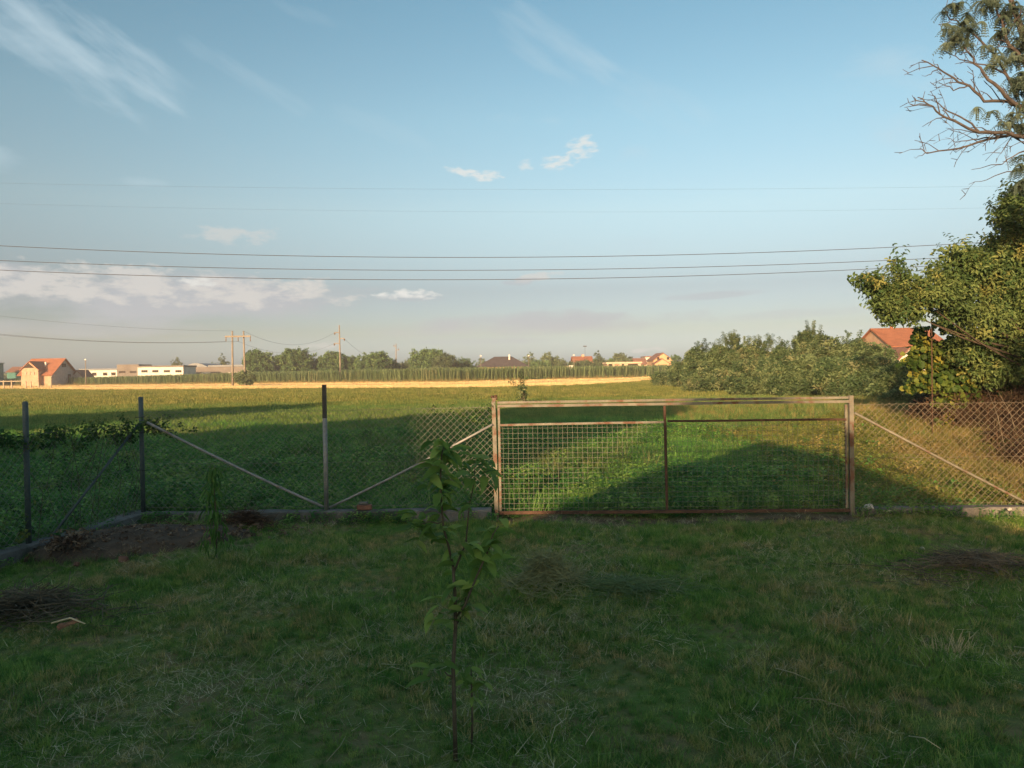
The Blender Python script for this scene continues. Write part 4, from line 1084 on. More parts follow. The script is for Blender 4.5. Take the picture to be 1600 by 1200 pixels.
# ------------------------------------------------------------ buildings far behind
def slabroof(g, pts, th=.14):
    """roof plane from a polygon, thickened downward"""
    v = [Vector(p) for p in pts]; n_ = (v[1] - v[0]).cross(v[2] - v[0]).normalized()
    if n_.z < 0: v.reverse(); n_ = -n_
    lo = [p - n_ * th for p in v]; k_ = len(v)
    g.mesh(v + lo, [tuple(range(k_)), tuple(range(2 * k_ - 1, k_ - 1, -1))] + [(i, i + k_, (i + 1) % k_ + k_, (i + 1) % k_) for i in range(k_)])
def window(parent, x0, x1, y, z0, z1, name='window', glass='hole', fr='white'):
    g = Geo(); g.box(x0 - .08, x1 + .08, y - .05, y + .02, z0 - .08, z0); g.box(x0 - .08, x1 + .08, y - .05, y + .02, z1, z1 + .08)
    g.box(x0 - .08, x0, y - .05, y + .02, z0, z1); g.box(x1, x1 + .08, y - .05, y + .02, z0, z1)
    o = g.build(name, M[fr], parent); g = Geo(); g.box(x0, x1, y - .02, y + .01, z0, z1); g.build('pane', M[glass], o); return o
def gable_x(parent, X0, X1, Y0, Y1, ze, zr, wallm, roofm, ov=.4, rname='roof', wname='wall'):
    """ridge along X"""
    ym = (Y0 + Y1) / 2; g = Geo(); g.prism([(Y0, 0), (Y1, 0), (Y1, ze), (ym, zr), (Y0, ze)], X0, X1, 'x'); g.build(wname, M[wallm], parent)
    s = (zr - ze) / (ym - Y0); g = Geo(); z = .12
    slabroof(g, [(X0 - ov, Y0 - ov, ze - ov * s + z), (X1 + ov, Y0 - ov, ze - ov * s + z), (X1 + ov, ym, zr + z), (X0 - ov, ym, zr + z)])
    slabroof(g, [(X0 - ov, ym + .002, zr + z), (X1 + ov, ym + .002, zr + z), (X1 + ov, Y1 + ov, ze - ov * s + z), (X0 - ov, Y1 + ov, ze - ov * s + z)])
    return g.build(rname, M[roofm], parent)
def gable_y(parent, X0, X1, Y0, Y1, ze, zr, wallm, roofm, ov=.4, rname='roof', wname='wall', z0=0):
    xm = (X0 + X1) / 2; g = Geo(); g.prism([(X0, z0), (X1, z0), (X1, ze), (xm, zr), (X0, ze)], Y0, Y1, 'y'); g.build(wname, M[wallm], parent)
    s = (zr - ze) / (xm - X0); g = Geo(); z = .12
    slabroof(g, [(X0 - ov, Y0 - ov, ze - ov * s + z), (X0 - ov, Y1 + ov, ze - ov * s + z), (xm, Y1 + ov, zr + z), (xm, Y0 - ov, zr + z)])
    slabroof(g, [(xm + .002, Y0 - ov, zr + z), (xm + .002, Y1 + ov, zr + z), (X1 + ov, Y1 + ov, ze - ov * s + z), (X1 + ov, Y0 - ov, ze - ov * s + z)])
    return g.build(rname, M[roofm], parent)
BY = 196.0
def X_(px, Y=BY): return D(px, hor(px), Y).x
def Z_(py, px=None, Y=BY): return D(px if px is not None else 800, py, Y).z
# teal sheds at the far left
t = thing('teal_shed', 'teal green sheet metal shed at the left edge of the view', 'shed')
g = Geo(); g.box(X_(-60, 205), X_(6, 213), 205, 213, 0, Z_(567, 5, 205)); g.build('wall', M['teal'], t)
g = Geo(); g.box(X_(-60, 205) - .2, X_(6, 213) + .2, 204.8, 213.2, Z_(567, 5, 205), Z_(567, 5, 205) + .2); g.build('roof', M['teal'], t)
g = Geo(); g.box(X_(-58, 205), X_(5, 213), 204.9, 204.99, 3.2, 3.35); g.build('ledge', M['bluegrey'], t)
t = thing('low_outbuilding', 'low brown roofed outbuilding between the teal shed and the orange roofed house', 'shed')
gable_x(t, X_(11, 222), X_(32, 222), 222, 228, Z_(581, 20, 222), Z_(573.5, 20, 222), 'teal', 'tileold', .3)
# orange roofed unfinished house
t = thing('unfinished_house', 'unfinished brick house with a big orange tiled roof and grey gable', 'house')
hx0, hx1 = X_(33), X_(80); zr = Z_(557.5, 70); ze = Z_(584, 60)
rf = gable_x(t, hx0, hx1, BY, BY + 11, ze, zr - .4, 'block', 'tile', .7)
g = Geo(); g.prism([(BY + .05, 0.1), (BY + 10.95, .1), (BY + 10.95, ze - .05), (BY + 5.5, zr - .6), (BY + .05, ze - .05)], hx1 + .01, hx1 + .12, 'x'); g.build('gable_wall', M['greyblock'], t)
g = Geo(); g.box(hx1 + .1, hx1 + .2, BY + 4.6, BY + 6.4, ze + 1.7, ze + 2.6); g.build('attic_window', M['hole'], t)
g = Geo(); g.box(hx1 + .1, hx1 + .2, BY + 7.2, BY + 8.4, .5, 2.9); g.build('doorway', M['hole'], t)
rf2 = gable_y(t, X_(34, BY - 1.5), X_(60, BY - 1.5), BY - 1.5, BY + 4, Z_(577, 45, BY - 1.5), Z_(565, 46, BY - 1.5), 'block', 'tile', .35, 'dormer_roof', 'dormer_wall')
g = Geo(); x_ = X_(46, BY - 1.5); g.prism([(x_ - 1.3, Z_(575, 46, BY)), (x_ + 1.3, Z_(575, 46, BY)), (x_, Z_(568.5, 46, BY))], BY - 1.6, BY - 1.51, 'y'); g.build('gable_opening', M['hole'], t)
for px in (40, 46, 52):
    g = Geo(); x_ = X_(px, BY - 1.6); g.box(x_ - .28, x_ + .28, BY - 1.62, BY - 1.52, Z_(586, px), Z_(581, px)); g.build('boarded_window', M['wood'], t)
g = Geo(); x_ = X_(73, BY + 3); zz = Z_(570, 73, BY + 3); g.box(x_ - .18, x_ + .18, BY + 2.6, BY + 3, zz - 1.2, zz + .7); g.build('vent_pipe', M['white'], rf)
t = thing('hip_roofed_shed', 'small brown roofed shed against the grey gable of the unfinished house', 'shed')
gable_y(t, X_(113, 206), X_(129, 206), 206, 211, Z_(588, 120, 206), Z_(578.5, 120, 206), 'greyblock', 'tileold', .4)
# lamp pole
def lamp(px, yt, Y, label, r=.07, arm=0, m='pole'):
    p = D(px, yt, Y); t = thing('slender_mast', label, 'mast', 'thin masts among the far roofs', (p.x, Y, 0))
    g = Geo(); g.tube([(0, 0, 0), (0, 0, p.z)], [r, r * .6], 6); g.build('pole', M[m], t)
    g = Geo(); g.box(-.5 if arm else -.2, .5 if arm else .2, -.1, .1, p.z - .12, p.z + .14); g.build('head', M['white' if arm == 0 else m], t)
lamp(133.5, 562, 190, 'pale lamp mast right of the unfinished house', .14)
lamp(751, 556, 192, 'thin mast at the left end of the dark hipped roof', .08)
lamp(826, 556, 192, 'thin mast at the right end of the dark hipped roof', .08)
lamp(896.5, 555, 192, 'thin mast beside the orange farmhouse roof', .08)
lamp(914, 541, 225, 'tall roof antenna above the orange farmhouse', .05, 1, 'wire')
# low white building
t = thing('white_hall', 'long low white hall left of the grey block', 'hall')
x0, x1, zz = X_(126, 225), X_(183, 225), Z_(578.5, 150, 225)
g = Geo(); g.box(x0, x1, 225, 236, 0, zz); g.build('wall', M['white'], t); g = Geo(); g.box(x0 - .3, x1 + .3, 224.8, 236.3, zz, zz + .45); g.build('roof', M['bluegrey'], t)
for px in (136, 148, 165, 178): window(t, X_(px - 4, 225), X_(px + 3, 225), 225, zz - 1.6, zz - .7)
# grey block with white front and long hall
t = thing('factory_building', 'flat roofed factory, dark grey on its left and white with window strips on its right', 'factory')
FY = 215; x0, x1, x2 = X_(183, FY), X_(217, FY), X_(288, FY); zt1, zt2 = Z_(569.5, 200, FY), Z_(573, 250, FY)
g = Geo(); g.box(x0, x1 - .01, FY, FY + 8, 0, zt1); g.build('grey_block', M['greywall'], t)
g = Geo(); g.box(x1, x2, FY - .6, FY + 8, 0, zt2 - .1); g.build('white_block', M['white'], t)
g = Geo(); g.box(x1 + .01, x2 + .2, FY - .8, FY + 8.2, zt2 - .1, zt2 + .3); g.build('roof_edge', M['greywall'], t)
for px in (191, 208): window(t, X_(px - 5, FY), X_(px + 5, FY), FY, Z_(582.5, px, FY), Z_(580, px, FY), fr='greywall')
for px in (226, 243, 261, 279):
    for dx in (-3.2, 0, 3.2): window(t, X_(px + dx - 1.3, FY - .6), X_(px + dx + 1.3, FY - .6), FY - .6, Z_(581.5, px, FY), Z_(578.6, px, FY), fr='greywall')
t = thing('barrel_roofed_hall', 'long grey hall with a blue curved roof behind the twin power poles', 'hall')
HY2 = 232; x0, x1 = X_(289, HY2), X_(392, HY2); ze = Z_(573.5, 330, HY2)
g = Geo(); g.box(x0, x1, HY2, HY2 + 16, 0, ze); g.build('wall', M['greywall'], t)
g = Geo(); xa, xb = X_(287, HY2), X_(326, HY2); prof = [(xa + (xb - xa) * i / 10, ze + .02 + (Z_(567.5, 305, HY2) - ze) * math.sin(math.pi * i / 10)) for i in range(11)]
g.prism(prof, HY2 - .2, HY2 + 16, 'y'); g.build('curved_roof', M['bluegrey'], t)
g = Geo(); g.box(xb + .02, x1 + .2, HY2 - .3, HY2 + 16, ze + .01, ze + .55); g.build('flat_roof', M['bluegrey'], t)
for px in (322, 364): 
    g = Geo(); g.box(X_(px - 7, HY2), X_(px + 7, HY2), HY2 - .08, HY2 - .01, Z_(583.5, px, HY2), Z_(581.8, px, HY2)); g.build('door_head', M['white'], t)
# dark hipped house
t = thing('hip_roofed_house', 'low cream house with a large charcoal hipped roof', 'house')
DY = 200; x0, x1 = X_(747, DY), X_(824, DY); ze, zr = Z_(573.2, 785, DY), Z_(556.5, 785, DY); xr0, xr1 = X_(773, DY + 5.5), X_(800, DY + 5.5)
g = Geo(); g.box(x0 + .5, X_(818, DY), DY, DY + 11, 0, ze + .05); g.build('wall', M['peachw'], t)
g = Geo(); o_ = .6; ym = DY + 5.5; A, B, C, E = (x0 - o_, DY - o_, ze), (x1 + o_, DY - o_, ze), (x1 + o_, DY + 11 + o_, ze), (x0 - o_, DY + 11 + o_, ze); R0, R1 = (xr0, ym, zr), (xr1, ym, zr)
g.mesh([A, B, C, E, R0, R1], [(0, 1, 5, 4), (1, 2, 5), (2, 3, 4, 5), (3, 0, 4), (3, 2, 1, 0)]); rf = g.build('roof', M['darktile'], t)
g = Geo(); g.box(X_(795, DY + 4), X_(797.4, DY + 4), DY + 3.6, DY + 4.1, zr - 1.6, Z_(554, 796, DY + 4)); g.build('chimney', M['white'], rf)
for px in (766, 786): window(t, X_(px - 2, DY), X_(px + 2, DY), DY, 1.1, 2.3)
# small white things over the maize
t = thing('white_hut', 'tiny white flat topped hut just above the maize, left of the orange farmhouse', 'hut')
g = Geo(); g.box(X_(840, 190), X_(855, 190), 190, 193, 0, Z_(574.4, 848, 190)); g.build('wall', M['white'], t); g = Geo(); g.box(X_(839.5, 190), X_(855.5, 190), 189.8, 193.2, Z_(574.4, 848, 190), Z_(573.6, 848, 190)); g.build('roof', M['white'], t)
t = thing('small_outbuilding', 'small outbuilding with a rusty and a white half below the orange farmhouse', 'hut')
g = Geo(); g.box(X_(883, 190), X_(889.5, 190), 190, 193, 0, Z_(571.7, 886, 190)); g.build('rusty_half', M['block'], t); g = Geo(); g.box(X_(889.6, 190), X_(896, 190), 190, 193, 0, Z_(571, 892, 190)); g.build('white_half', M['white'], t)
# orange farmhouse
t = thing('farmhouse', 'farmhouse with an orange tiled roof among the far trees', 'house')
gable_x(t, X_(897, 232), X_(925, 232), 232, 240, Z_(566, 910, 232), Z_(557, 910, 232), 'cream', 'tile', .5)
g = Geo(); x_ = X_(911, 236); g.box(x_ - .4, x_ + .4, 235.6, 236.4, Z_(559, 910, 236), Z_(554, 911, 236)); g.build('chimney', M['block'], t)
# unfinished flat building
t = thing('unfinished_bungalow', 'unfinished flat cream bungalow with open window holes above the maize', 'house')
UY = 200; x0, x1 = X_(949, UY), X_(1001.5, UY); zz = Z_(567, 975, UY)
g = Geo(); g.box(x0, x1, UY + .3, UY + 8, 0, zz - .2); g.build('inner_wall', M['block'], t); g = Geo(); g.box(x0 - .3, x1 + .3, UY - .3, UY + 8.3, zz - .2, zz + .25); g.build('flat_roof', M['cream'], t)
for (a0, a1) in ((949, 951), (957, 960.5), (968.5, 971.5), (975.5, 981), (997, 1001.5)):
    g = Geo(); g.box(X_(a0, UY), X_(a1, UY), UY, UY + .32, 0, zz - .2); g.build('pier', M['cream'], t)
for (a0, a1) in ((951, 957), (972, 975.5), (981, 997)):
    g = Geo(); g.box(X_(a0, UY) + .02, X_(a1, UY) - .02, UY + .22, UY + .29, Z_(572.5, a0, UY), Z_(569, a0, UY)); g.build('opening', M['hole'], t)
# old roofs behind
t = thing('old_house', 'old brown roofed house left of the peach house', 'house')
gable_x(t, X_(992, 230), X_(1010, 230), 230, 236, Z_(569, 1000, 230), Z_(560, 1000, 230), 'block', 'tileold', .3)
t = thing('white_upper_house', 'pale house with an upper terrace directly left of the peach house', 'house')
g = Geo(); g.box(X_(1008, 245), X_(1023, 245), 245, 252, 0, Z_(558, 1015, 245)); g.build('wall', M['white'], t); g = Geo(); g.box(X_(1007, 245), X_(1024, 245), 244.6, 252.4, Z_(558, 1015, 245), Z_(556.5, 1015, 245)); g.build('roof', M['tileold'], t)
window(t, X_(1012, 245), X_(1015, 245), 245, Z_(563, 1012, 245), Z_(560.5, 1012, 245))
# peach house
t = thing('peach_house', 'peach two storey gabled house with a lower front gable and two dark windows', 'house')
PY = 205
gable_y(t, X_(1021.5, PY), X_(1050.5, PY), PY, PY + 10, Z_(562, 1036, PY), Z_(551.5, 1036, PY), 'peachw', 'tileold', .35)
gable_y(t, X_(1023, PY - 3), X_(1046, PY - 3), PY - 3, PY - .02, Z_(568, 1036, PY - 3), Z_(560.5, 1037, PY - 3), 'peachw', 'tileold', .3, 'porch_roof', 'porch_wall')
for px in (1028.5, 1044):
    g = Geo(); g.box(X_(px - 2, PY), X_(px + 2, PY), PY - .06, PY - .01, Z_(562, px, PY), Z_(558, px, PY)); g.build('window_opening', M['hole'], t)
# orange roofed house behind the thicket
t = thing('red_roofed_house', 'house with a plain orange roof and white annex gable behind the thicket', 'house')
RY = 85; x0, x1 = X_(1364, RY + 4.5), X_(1480, RY)
rf = gable_x(t, x0, x1, RY, RY + 9, Z_(541, 1370, RY), Z_(514, 1400, RY + 4.5), 'block', 'tile', .3)
g = Geo(); x_ = X_(1390, RY + 5); z_ = Z_(516, 1390, RY + 4.5); g.box(x_ - .15, x_ + .15, RY + 4.4, RY + 4.6, z_, z_ + .5); g.build('vent', M['tile'], rf)
gable_y(t, X_(1396, RY - 5), X_(1446, RY - 5), RY - 5, RY - .1, Z_(568, 1400, RY - 5), Z_(543, 1412, RY - 5), 'white', 'tileold', .3, 'annex_roof', 'annex_wall')
# small field fence far left
t = thing('timber_fence', 'pale timber post and rail fence at the far left edge of the field', 'fence')
WY = 146
for px in (-40, -18, 5.5, 18, 40, 48, 60, 79.5):
    p = D(px, 594.5 if px < 70 else 589, WY); g = Geo(); g.box(p.x - .09, p.x + .09, WY - .09, WY + .09, 0, p.z); g.build('post', M['wood'], t)
for (z_, x0, x1) in ((D(20, 595.5, WY).z, -40, 60),):
    g = Geo(); g.box(X_(x0, WY), X_(x1, WY), WY - .16, WY - .095, z_ - .1, z_ + .06); g.build('rail', M['wood'], t)

# ------------------------------------------------------------ houses behind the viewer, whose shadows cross the yard
def shade_house(name, label, prof, Y0, Y1, wallm, roofm):
    """prof: roof line from left to right as (x, z)"""
    t = thing(name, label, 'house'); g = Geo()
    g.prism([(prof[0][0], 0), (prof[-1][0], 0)] + [(x, z - .12) for x, z in reversed(prof)], Y0, Y1, 'y'); g.build('wall', M[wallm], t)
    for (a, b) in zip(prof[:-1], prof[1:]):
        dx, dz = b[0] - a[0], b[1] - a[1]; L = math.hypot(dx, dz); nx_, nz_ = -dz / L * .1, dx / L * .1
        g = Geo(); g.prism([(a[0], a[1] - .1), (b[0], b[1] - .1), (b[0] + nx_, b[1] + nz_ - .1), (a[0] + nx_, a[1] + nz_ - .1)], Y0 - .25, Y1 + .25, 'y'); g.build('roof', M[roofm], t)
    w_ = prof[-1][0] - prof[0][0]
    for q in (.2, .5, .8):
        x_ = prof[0][0] + w_ * q; o = window(t, x_ - .5, x_ + .5, 0, .9, 1.7)
        o.location.y = Y1 + .03; o.rotation_euler.z = 0
    return t
shade_house('twin_gabled_house', 'low house with two gables that shades the yard, its wall whitened as fill', [(-13.0, 2.6), (-9.2, 5.35), (-4.85, 2.45), (-2.4, 4.35), (.7, 1.95)], -8.2, -4.2, 'whitewash', 'tile')  # unseen wall whitened to send fill light into the yard
shade_house('neighbouring_house', 'tall white neighbouring house whose shadow covers the field edge', [(-31, 5.6), (-23, 6.1), (-16.2, 9.8), (-11.0, 10.1)], -17, -10, 'white', 'tileold')
shade_house('tall_gabled_house', 'tall gabled house further along the street', [(-58, 2.5), (-44, 7.4), (-29.9, 10.9), (-29.7, 10.8)], -14, -8, 'white', 'tile')
# unseen tree added on the right to keep the fruit tree in shade
t = thing('walnut_tree', 'broad unseen tree added to shade the fruit tree on the right', 'tree', None, (7.2, 2.6, 0))
blobs = [((0, 0, 3.6), (2.2, 2.0, 1.9)), ((1.2, .4, 5.6), (1.8, 1.6, 1.5)), ((.8, .3, 4.6), (1.4, 1.4, 1.2)), ((-.5, .2, 2.6), (1.1, 1.2, .8)), ((.9, -.4, 2.4), (1.3, 1.3, 1.0)), ((.3, 0, 5.4), (1.2, 1.2, .9))]
P = blob_pts(blobs, 3400, .4); limb_tree(t, (0, 0, 0), 5.2, 1.6, 'bark', 8, .16, 3, .2)
scatter('crown', P, rnd_rot(len(P)), rng.uniform(1.2, 2.0, len(P)), fruitC, t, kind='stuff')

# ------------------------------------------------------------ things on the lawn
# young pear tree in front
def leaf_mesh(name, m, L, Wd, curl=.35, seg=5):
    g = Geo(); vs = []; fs = []
    for i in range(seg + 1):
        t_ = i / seg; wv = Wd * .5 * math.sin(math.pi * min(1, t_ ** .75 * .98 + .02)) ** .8 + .0004
        x_ = L * t_; z_ = -curl * L * t_ * t_
        vs += [(x_, -wv, z_ + wv * .35), (x_, 0, z_), (x_, wv, z_ + wv * .35)]
    for i in range(seg):
        for j in range(2): fs.append((i * 3 + j, i * 3 + j + 1, (i + 1) * 3 + j + 1, (i + 1) * 3 + j))
    g.mesh(vs, fs, True); return g.data(name, m)
pearL = [leaf_mesh('leaf', M['pear'], .075, .034, .25), leaf_mesh('leaf', M['pear'], .060, .030, .5), leaf_mesh('leaf', M['pear'], .085, .034, .4)]
def place_leaf(parent, meshes, p, az, pitch, roll, s):
    o = bpy.data.objects.new('leaf', random.choice(meshes)); link(o, parent); o.location = p
    o.rotation_euler = Euler((roll, pitch, az), 'XYZ'); o.scale = (s, s, s); return o
SY_ = G(712, 1186).y
sap = thing('pear_sapling', 'young pear sapling with a bare dark stem standing nearest in the lawn', 'sapling')
def SP(px, py, dy=0): return D(px, py, SY_ + dy)
stems = [([(712, 1190, 0), (710, 1110, 0), (708, 1040, 0), (712, 980, 0), (711, 930, .0), (708, 885, 0)], [.0105, .0095, .009, .0085, .008, .0065], 'trunk'),
 ([(708, 885, 0), (700, 850, -.02), (693, 825, -.03), (690, 790, -.03), (688, 750, -.03), (690, 712, -.03), (693, 698, -.03)], [.006, .0055, .005, .0045, .004, .003, .002], 'branch'),
 ([(709, 895, 0), (722, 862, .04), (728, 850, .05), (733, 790, .06), (742, 750, .07), (741, 722, .07)], [.005, .0045, .004, .003, .002, .0015], 'branch'),
 ([(712, 965, 0), (727, 945, -.04), (745, 900, -.05), (763, 860, -.05), (770, 835, -.05), (779, 822, -.05)], [.0055, .005, .0045, .004, .003, .002], 'branch'),
 ([(710, 980, 0), (724, 960, .03), (727, 935, .03), (738, 915, .03)], [.004, .0035, .003, .002], 'branch'),
 ([(710, 1058, 0), (700, 1055, -.02), (695, 1050, -.02)], [.005, .004, .003], 'branch'),
 ([(692, 815, -.03), (684, 818, -.04), (672, 815, -.05), (655, 820, -.06)], [.0035, .003, .002, .0015], 'branch')]
for pl, rr, nm in stems:
    g = Geo(); g.tube([SP(*q) for q in pl], rr, 7); g.build(nm, M['stem'], sap)
clusters = [((692, 702), 20, 9), ((690, 725), 18, 7), ((688, 752), 20, 8), ((690, 778), 18, 6), ((741, 725), 22, 9), ((742, 748), 20, 6), ((735, 790), 12, 2), ((655, 820), 20, 9), ((675, 818), 18, 8), ((683, 835), 14, 5),
            ((690, 800), 12, 2), ((735, 858), 16, 5), ((742, 880), 18, 5), ((776, 826), 14, 5), ((768, 850), 10, 3), ((757, 880), 10, 3), ((715, 905), 14, 4), ((735, 915), 14, 5), ((722, 940), 14, 4), ((700, 935), 14, 3), ((698, 970), 14, 4), ((740, 955), 12, 2), ((688, 960), 10, 2), ((684, 1045), 12, 5), ((712, 870), 10, 2)]
for (cx, cy), rp, n_ in clusters:
    for i in range(int(n_ * 1.8 + .5)):
        p = SP(cx + random.gauss(0, rp * .6), cy + random.gauss(0, rp * .65), random.gauss(-.01, .04))
        az = random.choice((random.gauss(0, .9), random.gauss(math.pi, .9))); place_leaf(sap, pearL, p, az, random.uniform(-.5, .6), random.gauss(0, .4), random.uniform(.95, 1.35))
# second shoot right beside
sp2 = thing('small_sapling', 'shorter leafy shoot beside the stem of the pear sapling', 'sapling')
pl = [(737, 1175, .12), (738, 1120, .12), (737, 1075, .12), (736, 1045, .12)]
g = Geo(); g.tube([SP(*q) for q in pl], [.006, .005, .004, .002], 7); g.build('trunk', M['stem'], sp2)
for (cx, cy), rp, n_ in (((722, 1052), 12, 3), ((752, 1066), 14, 5), ((725, 1068), 12, 4), ((738, 1045), 10, 3), ((738, 1090), 12, 3), ((742, 1128), 10, 2), ((748, 1078), 8, 2)):
    for i in range(n_):
        p = SP(cx + random.gauss(0, rp * .35), cy + random.gauss(0, rp * .3), .12 + random.gauss(0, .02)); place_leaf(sp2, pearL, p, random.choice((random.gauss(0, .7), random.gauss(math.pi, .7))), random.uniform(-.4, .7), random.gauss(0, .5), random.uniform(.6, 1.0))
# peach sapling at left
peachL = [leaf_mesh('leaf', M['peach'], .12, .022, .5), leaf_mesh('leaf', M['peach'], .10, .02, .8)]
b = G(338, 880); pe_ = thing('peach_sapling', 'bright green sapling with narrow drooping leaves near the corner post', 'sapling', None, (b.x, b.y, 0))
Ht = D(338, 728, b.y).z
g = Geo(); g.tube([(0, 0, 0), (.01, 0, Ht * .4), (-.005, 0, Ht * .75), (.005, 0, Ht)], [.008, .0065, .005, .002], 6); g.build('trunk', M['stem'], pe_)
for i in range(230):
    z_ = Ht * random.uniform(.16, 1.0); sp_ = .16 * (1 - .45 * (z_ / Ht)) * (1.0 if not (.42 < z_ / Ht < .52) else .6)
    az = random.uniform(0, 6.283); r = sp_ * random.random() ** .7
    place_leaf(pe_, peachL, (r * math.cos(az), r * math.sin(az), z_), az, random.uniform(.3, 1.35), random.gauss(0, .3), random.uniform(.5, 1.0))

def heap(name, label, cat, c, R_, H_, n, L, r, m, flat=.35, parent_kind=None, curve=.2, group=None):
    """a loose pile of curved stalks or twigs"""
    g = Geo()
    for i in range(n):
        a = random.uniform(0, 6.283); q = min(1.25, abs(random.gauss(0, .5))) * (1 + .25 * math.sin(a * 3 + c.x) + .15 * math.sin(a * 5))
        x_, y_ = c.x + math.cos(a) * q * R_[0], c.y + math.sin(a) * q * R_[1]
        z_ = float(hgt(x_, y_)) + H_ * math.exp(-2.2 * q * q) * random.uniform(.5, 1.0) + .01
        b_ = random.uniform(0, 6.283); l = L * random.uniform(.5, 1.2) * .5; d = Vector((math.cos(b_), math.sin(b_), random.gauss(0, flat)))
        p = Vector((x_, y_, z_)); k_ = Vector((random.gauss(0, 1), random.gauss(0, 1), random.gauss(.3, .6))) * l * curve
        a0_, b0_ = p - d * l, p + d * l
        for v_ in (a0_, b0_): v_.z = max(v_.z, float(hgt(v_.x, v_.y)) + .004)
        g.tube([a0_, p + k_ * .8, p + d * l * .5 + k_ * .6, b0_], [r, r, r * .8, r * .4], 3, False, False)
    t = thing(name, label, cat, group); g.build('stalks' if 'hay' in name or 'grass' in name else 'twigs', M[m], t, kind='stuff'); return t
c = G(852, 915, .05)
ht = heap('hay_pile', 'small heap of raked dry hay in the middle of the lawn', 'hay', c, (.34, .28), .22, 800, .26, .0024, 'hay', .45, None, .3)
c = G(980, 925, 0); heap('cut_grass_pile', 'flat swathe of freshly cut green stalks right of the hay heap', 'cut grass', c, (.62, .36), .06, 420, .34, .0026, 'cutgrass', .12, None, .12)
c = G(40, 960, 0); t = heap('brush_pile', 'dark heap of twigs at the left edge of the lawn', 'brush', c, (.75, .42), .13, 460, .42, .0035, 'twig', .3, None, .2)
c = G(1520, 890, 0); heap('branch_pile', 'flat pile of thin dark branches on the right of the lawn', 'brush', c, (.85, .45), .12, 330, .5, .0030, 'twig', .14, None, .15)
c = G(385, 830, 0); heap('root_pile', 'brown tangle of roots and dead stalks behind the peach sapling', 'brush', c, (.42, .26), .10, 330, .30, .003, 'bramble', .4, None, .3)
c = G(115, 862, 0); 
# stones and lumps
def rock(name, label, cat, c, s, m, sub=2, seed=1, z=None, group=None, parent=None, flat=.0):
    import bmesh
    bm = bmesh.new(); bmesh.ops.create_icosphere(bm, subdivisions=sub, radius=1); rd = random.Random(seed); ph = [rd.uniform(0, 6.28) for _ in range(6)]
    for v in bm.verts:
        k_ = 1 + .16 * math.sin(v.co.x * 3 + ph[0]) * math.sin(v.co.y * 3.3 + ph[1]) + .12 * math.sin(v.co.z * 5 + ph[2] + v.co.x * 4) + rd.gauss(0, .02)
        v.co = Vector((v.co.x * s[0], v.co.y * s[1], v.co.z * s[2])) * k_
    me_ = bpy.data.meshes.new(name); bm.to_mesh(me_); bm.free(); me_.materials.append(M[m])
    o = bpy.data.objects.new(name, me_); zz = float(hgt(c.x, c.y)) if z is None else z
    o.location = (c.x, c.y, zz + s[2] * .7); o.rotation_euler.z = rd.uniform(0, 6.28)
    return link(o, parent, label=label, category=cat, group=group)
def boulder_at(px, py, w_px, h_px, label, m='stone', seed=1, name='stone', cat='stone', z=0.0, group=None):
    c = G(px, py, z); s = w_px * c.y / 1200 / 2; sh = h_px * c.y / 1200 / 2
    return rock(name, label, cat, c, (s, s * .8, sh), m, 3, seed, z, group)
boulder_at(1357, 799, 20, 13, 'pale lumpy stone on the ground just right of the gate post', seed=3, z=.06)
boulder_at(1386, 800, 16, 5, 'flat pale stone beside the lumpy one right of the gate', seed=4, z=.06)
boulder_at(1441, 862, 9, 9, 'small round white stone in the grass left of the branch pile', seed=5)
boulder_at(1577, 797, 9, 4, 'little pale stone on the sunlit plinth under the brace', seed=6, z=.10)
boulder_at(216, 830, 13, 6, 'bluish flat stone on the soil by the plinth', seed=8)
boulder_at(193, 880, 18, 14, 'reddish stone lump on the soil heap', 'brick', 9)
for i, (px, py, w_, h_, lb) in enumerate(((245, 872, 16, 6, 'broken brick shard at the front edge of the soil heap, in the middle'), (232, 866, 14, 5, 'broken brick shard behind the middle of the soil heap'), (262, 874, 14, 5, 'broken brick shard at the right tip of the soil heap'), (120, 884, 12, 8, 'brick shard at the foot of the pale dead shrub'))):
    o = boulder_at(px, py, w_, h_, lb, 'brick', 20 + i, 'brick_shard', 'brick', group='brick shards on the soil heap')
# brick on the plinth
p = D(570, 799, POST1.y); t = thing('brick_block', 'red brick lying on the plinth right of the middle fence post', 'brick', None, (p.x, fence_y(p.x) , PT))
g = Geo(); g.box(-.085, .085, -.04, .04, 0, .055); o = g.build('brick', M['brick'], t); o.modifiers.new('edge', 'BEVEL').width = .006; o.rotation_euler.z = .1
g = Geo(); g.box(-.06, .04, -.035, .035, .056, .085); o = g.build('mortar', M['concrete'], t); o.modifiers.new('edge', 'BEVEL').width = .008
# pale dead shrub / stump by the plinth
c = G(112, 868, .02); st = thing('dead_stump', 'pale lichened stump with dry leaves against the side plinth', 'stump', None, (c.x, c.y, 0))
g = Geo(); z0 = float(hgt(c.x, c.y)); g.tube([(0, 0, z0 - .05), (.01, 0, z0 + .07), (.02, .01, z0 + .13)], [.13, .10, .06], 9); 
for i in range(7):
    a = i * .9; g.tube([(math.cos(a) * .08, math.sin(a) * .08, z0 + .05), (math.cos(a) * .2, math.sin(a) * .16, z0 + .01)], [.035, .012], 5)
g.build('trunk', M['bark'], st)
duffC = [clump('duff_%d' % i, M['duff'], 8, .05, .045, .028, .5, .0) for i in range(3)]
n = 130; P = np.stack([rng.normal(0, .09, n), rng.normal(0, .08, n), z0 + .06 + np.abs(rng.normal(.04, .05, n))], 1)
scatter('dry_leaves', P, rnd_rot(n), rng.uniform(.5, .9, n), duffC, st, kind='stuff')
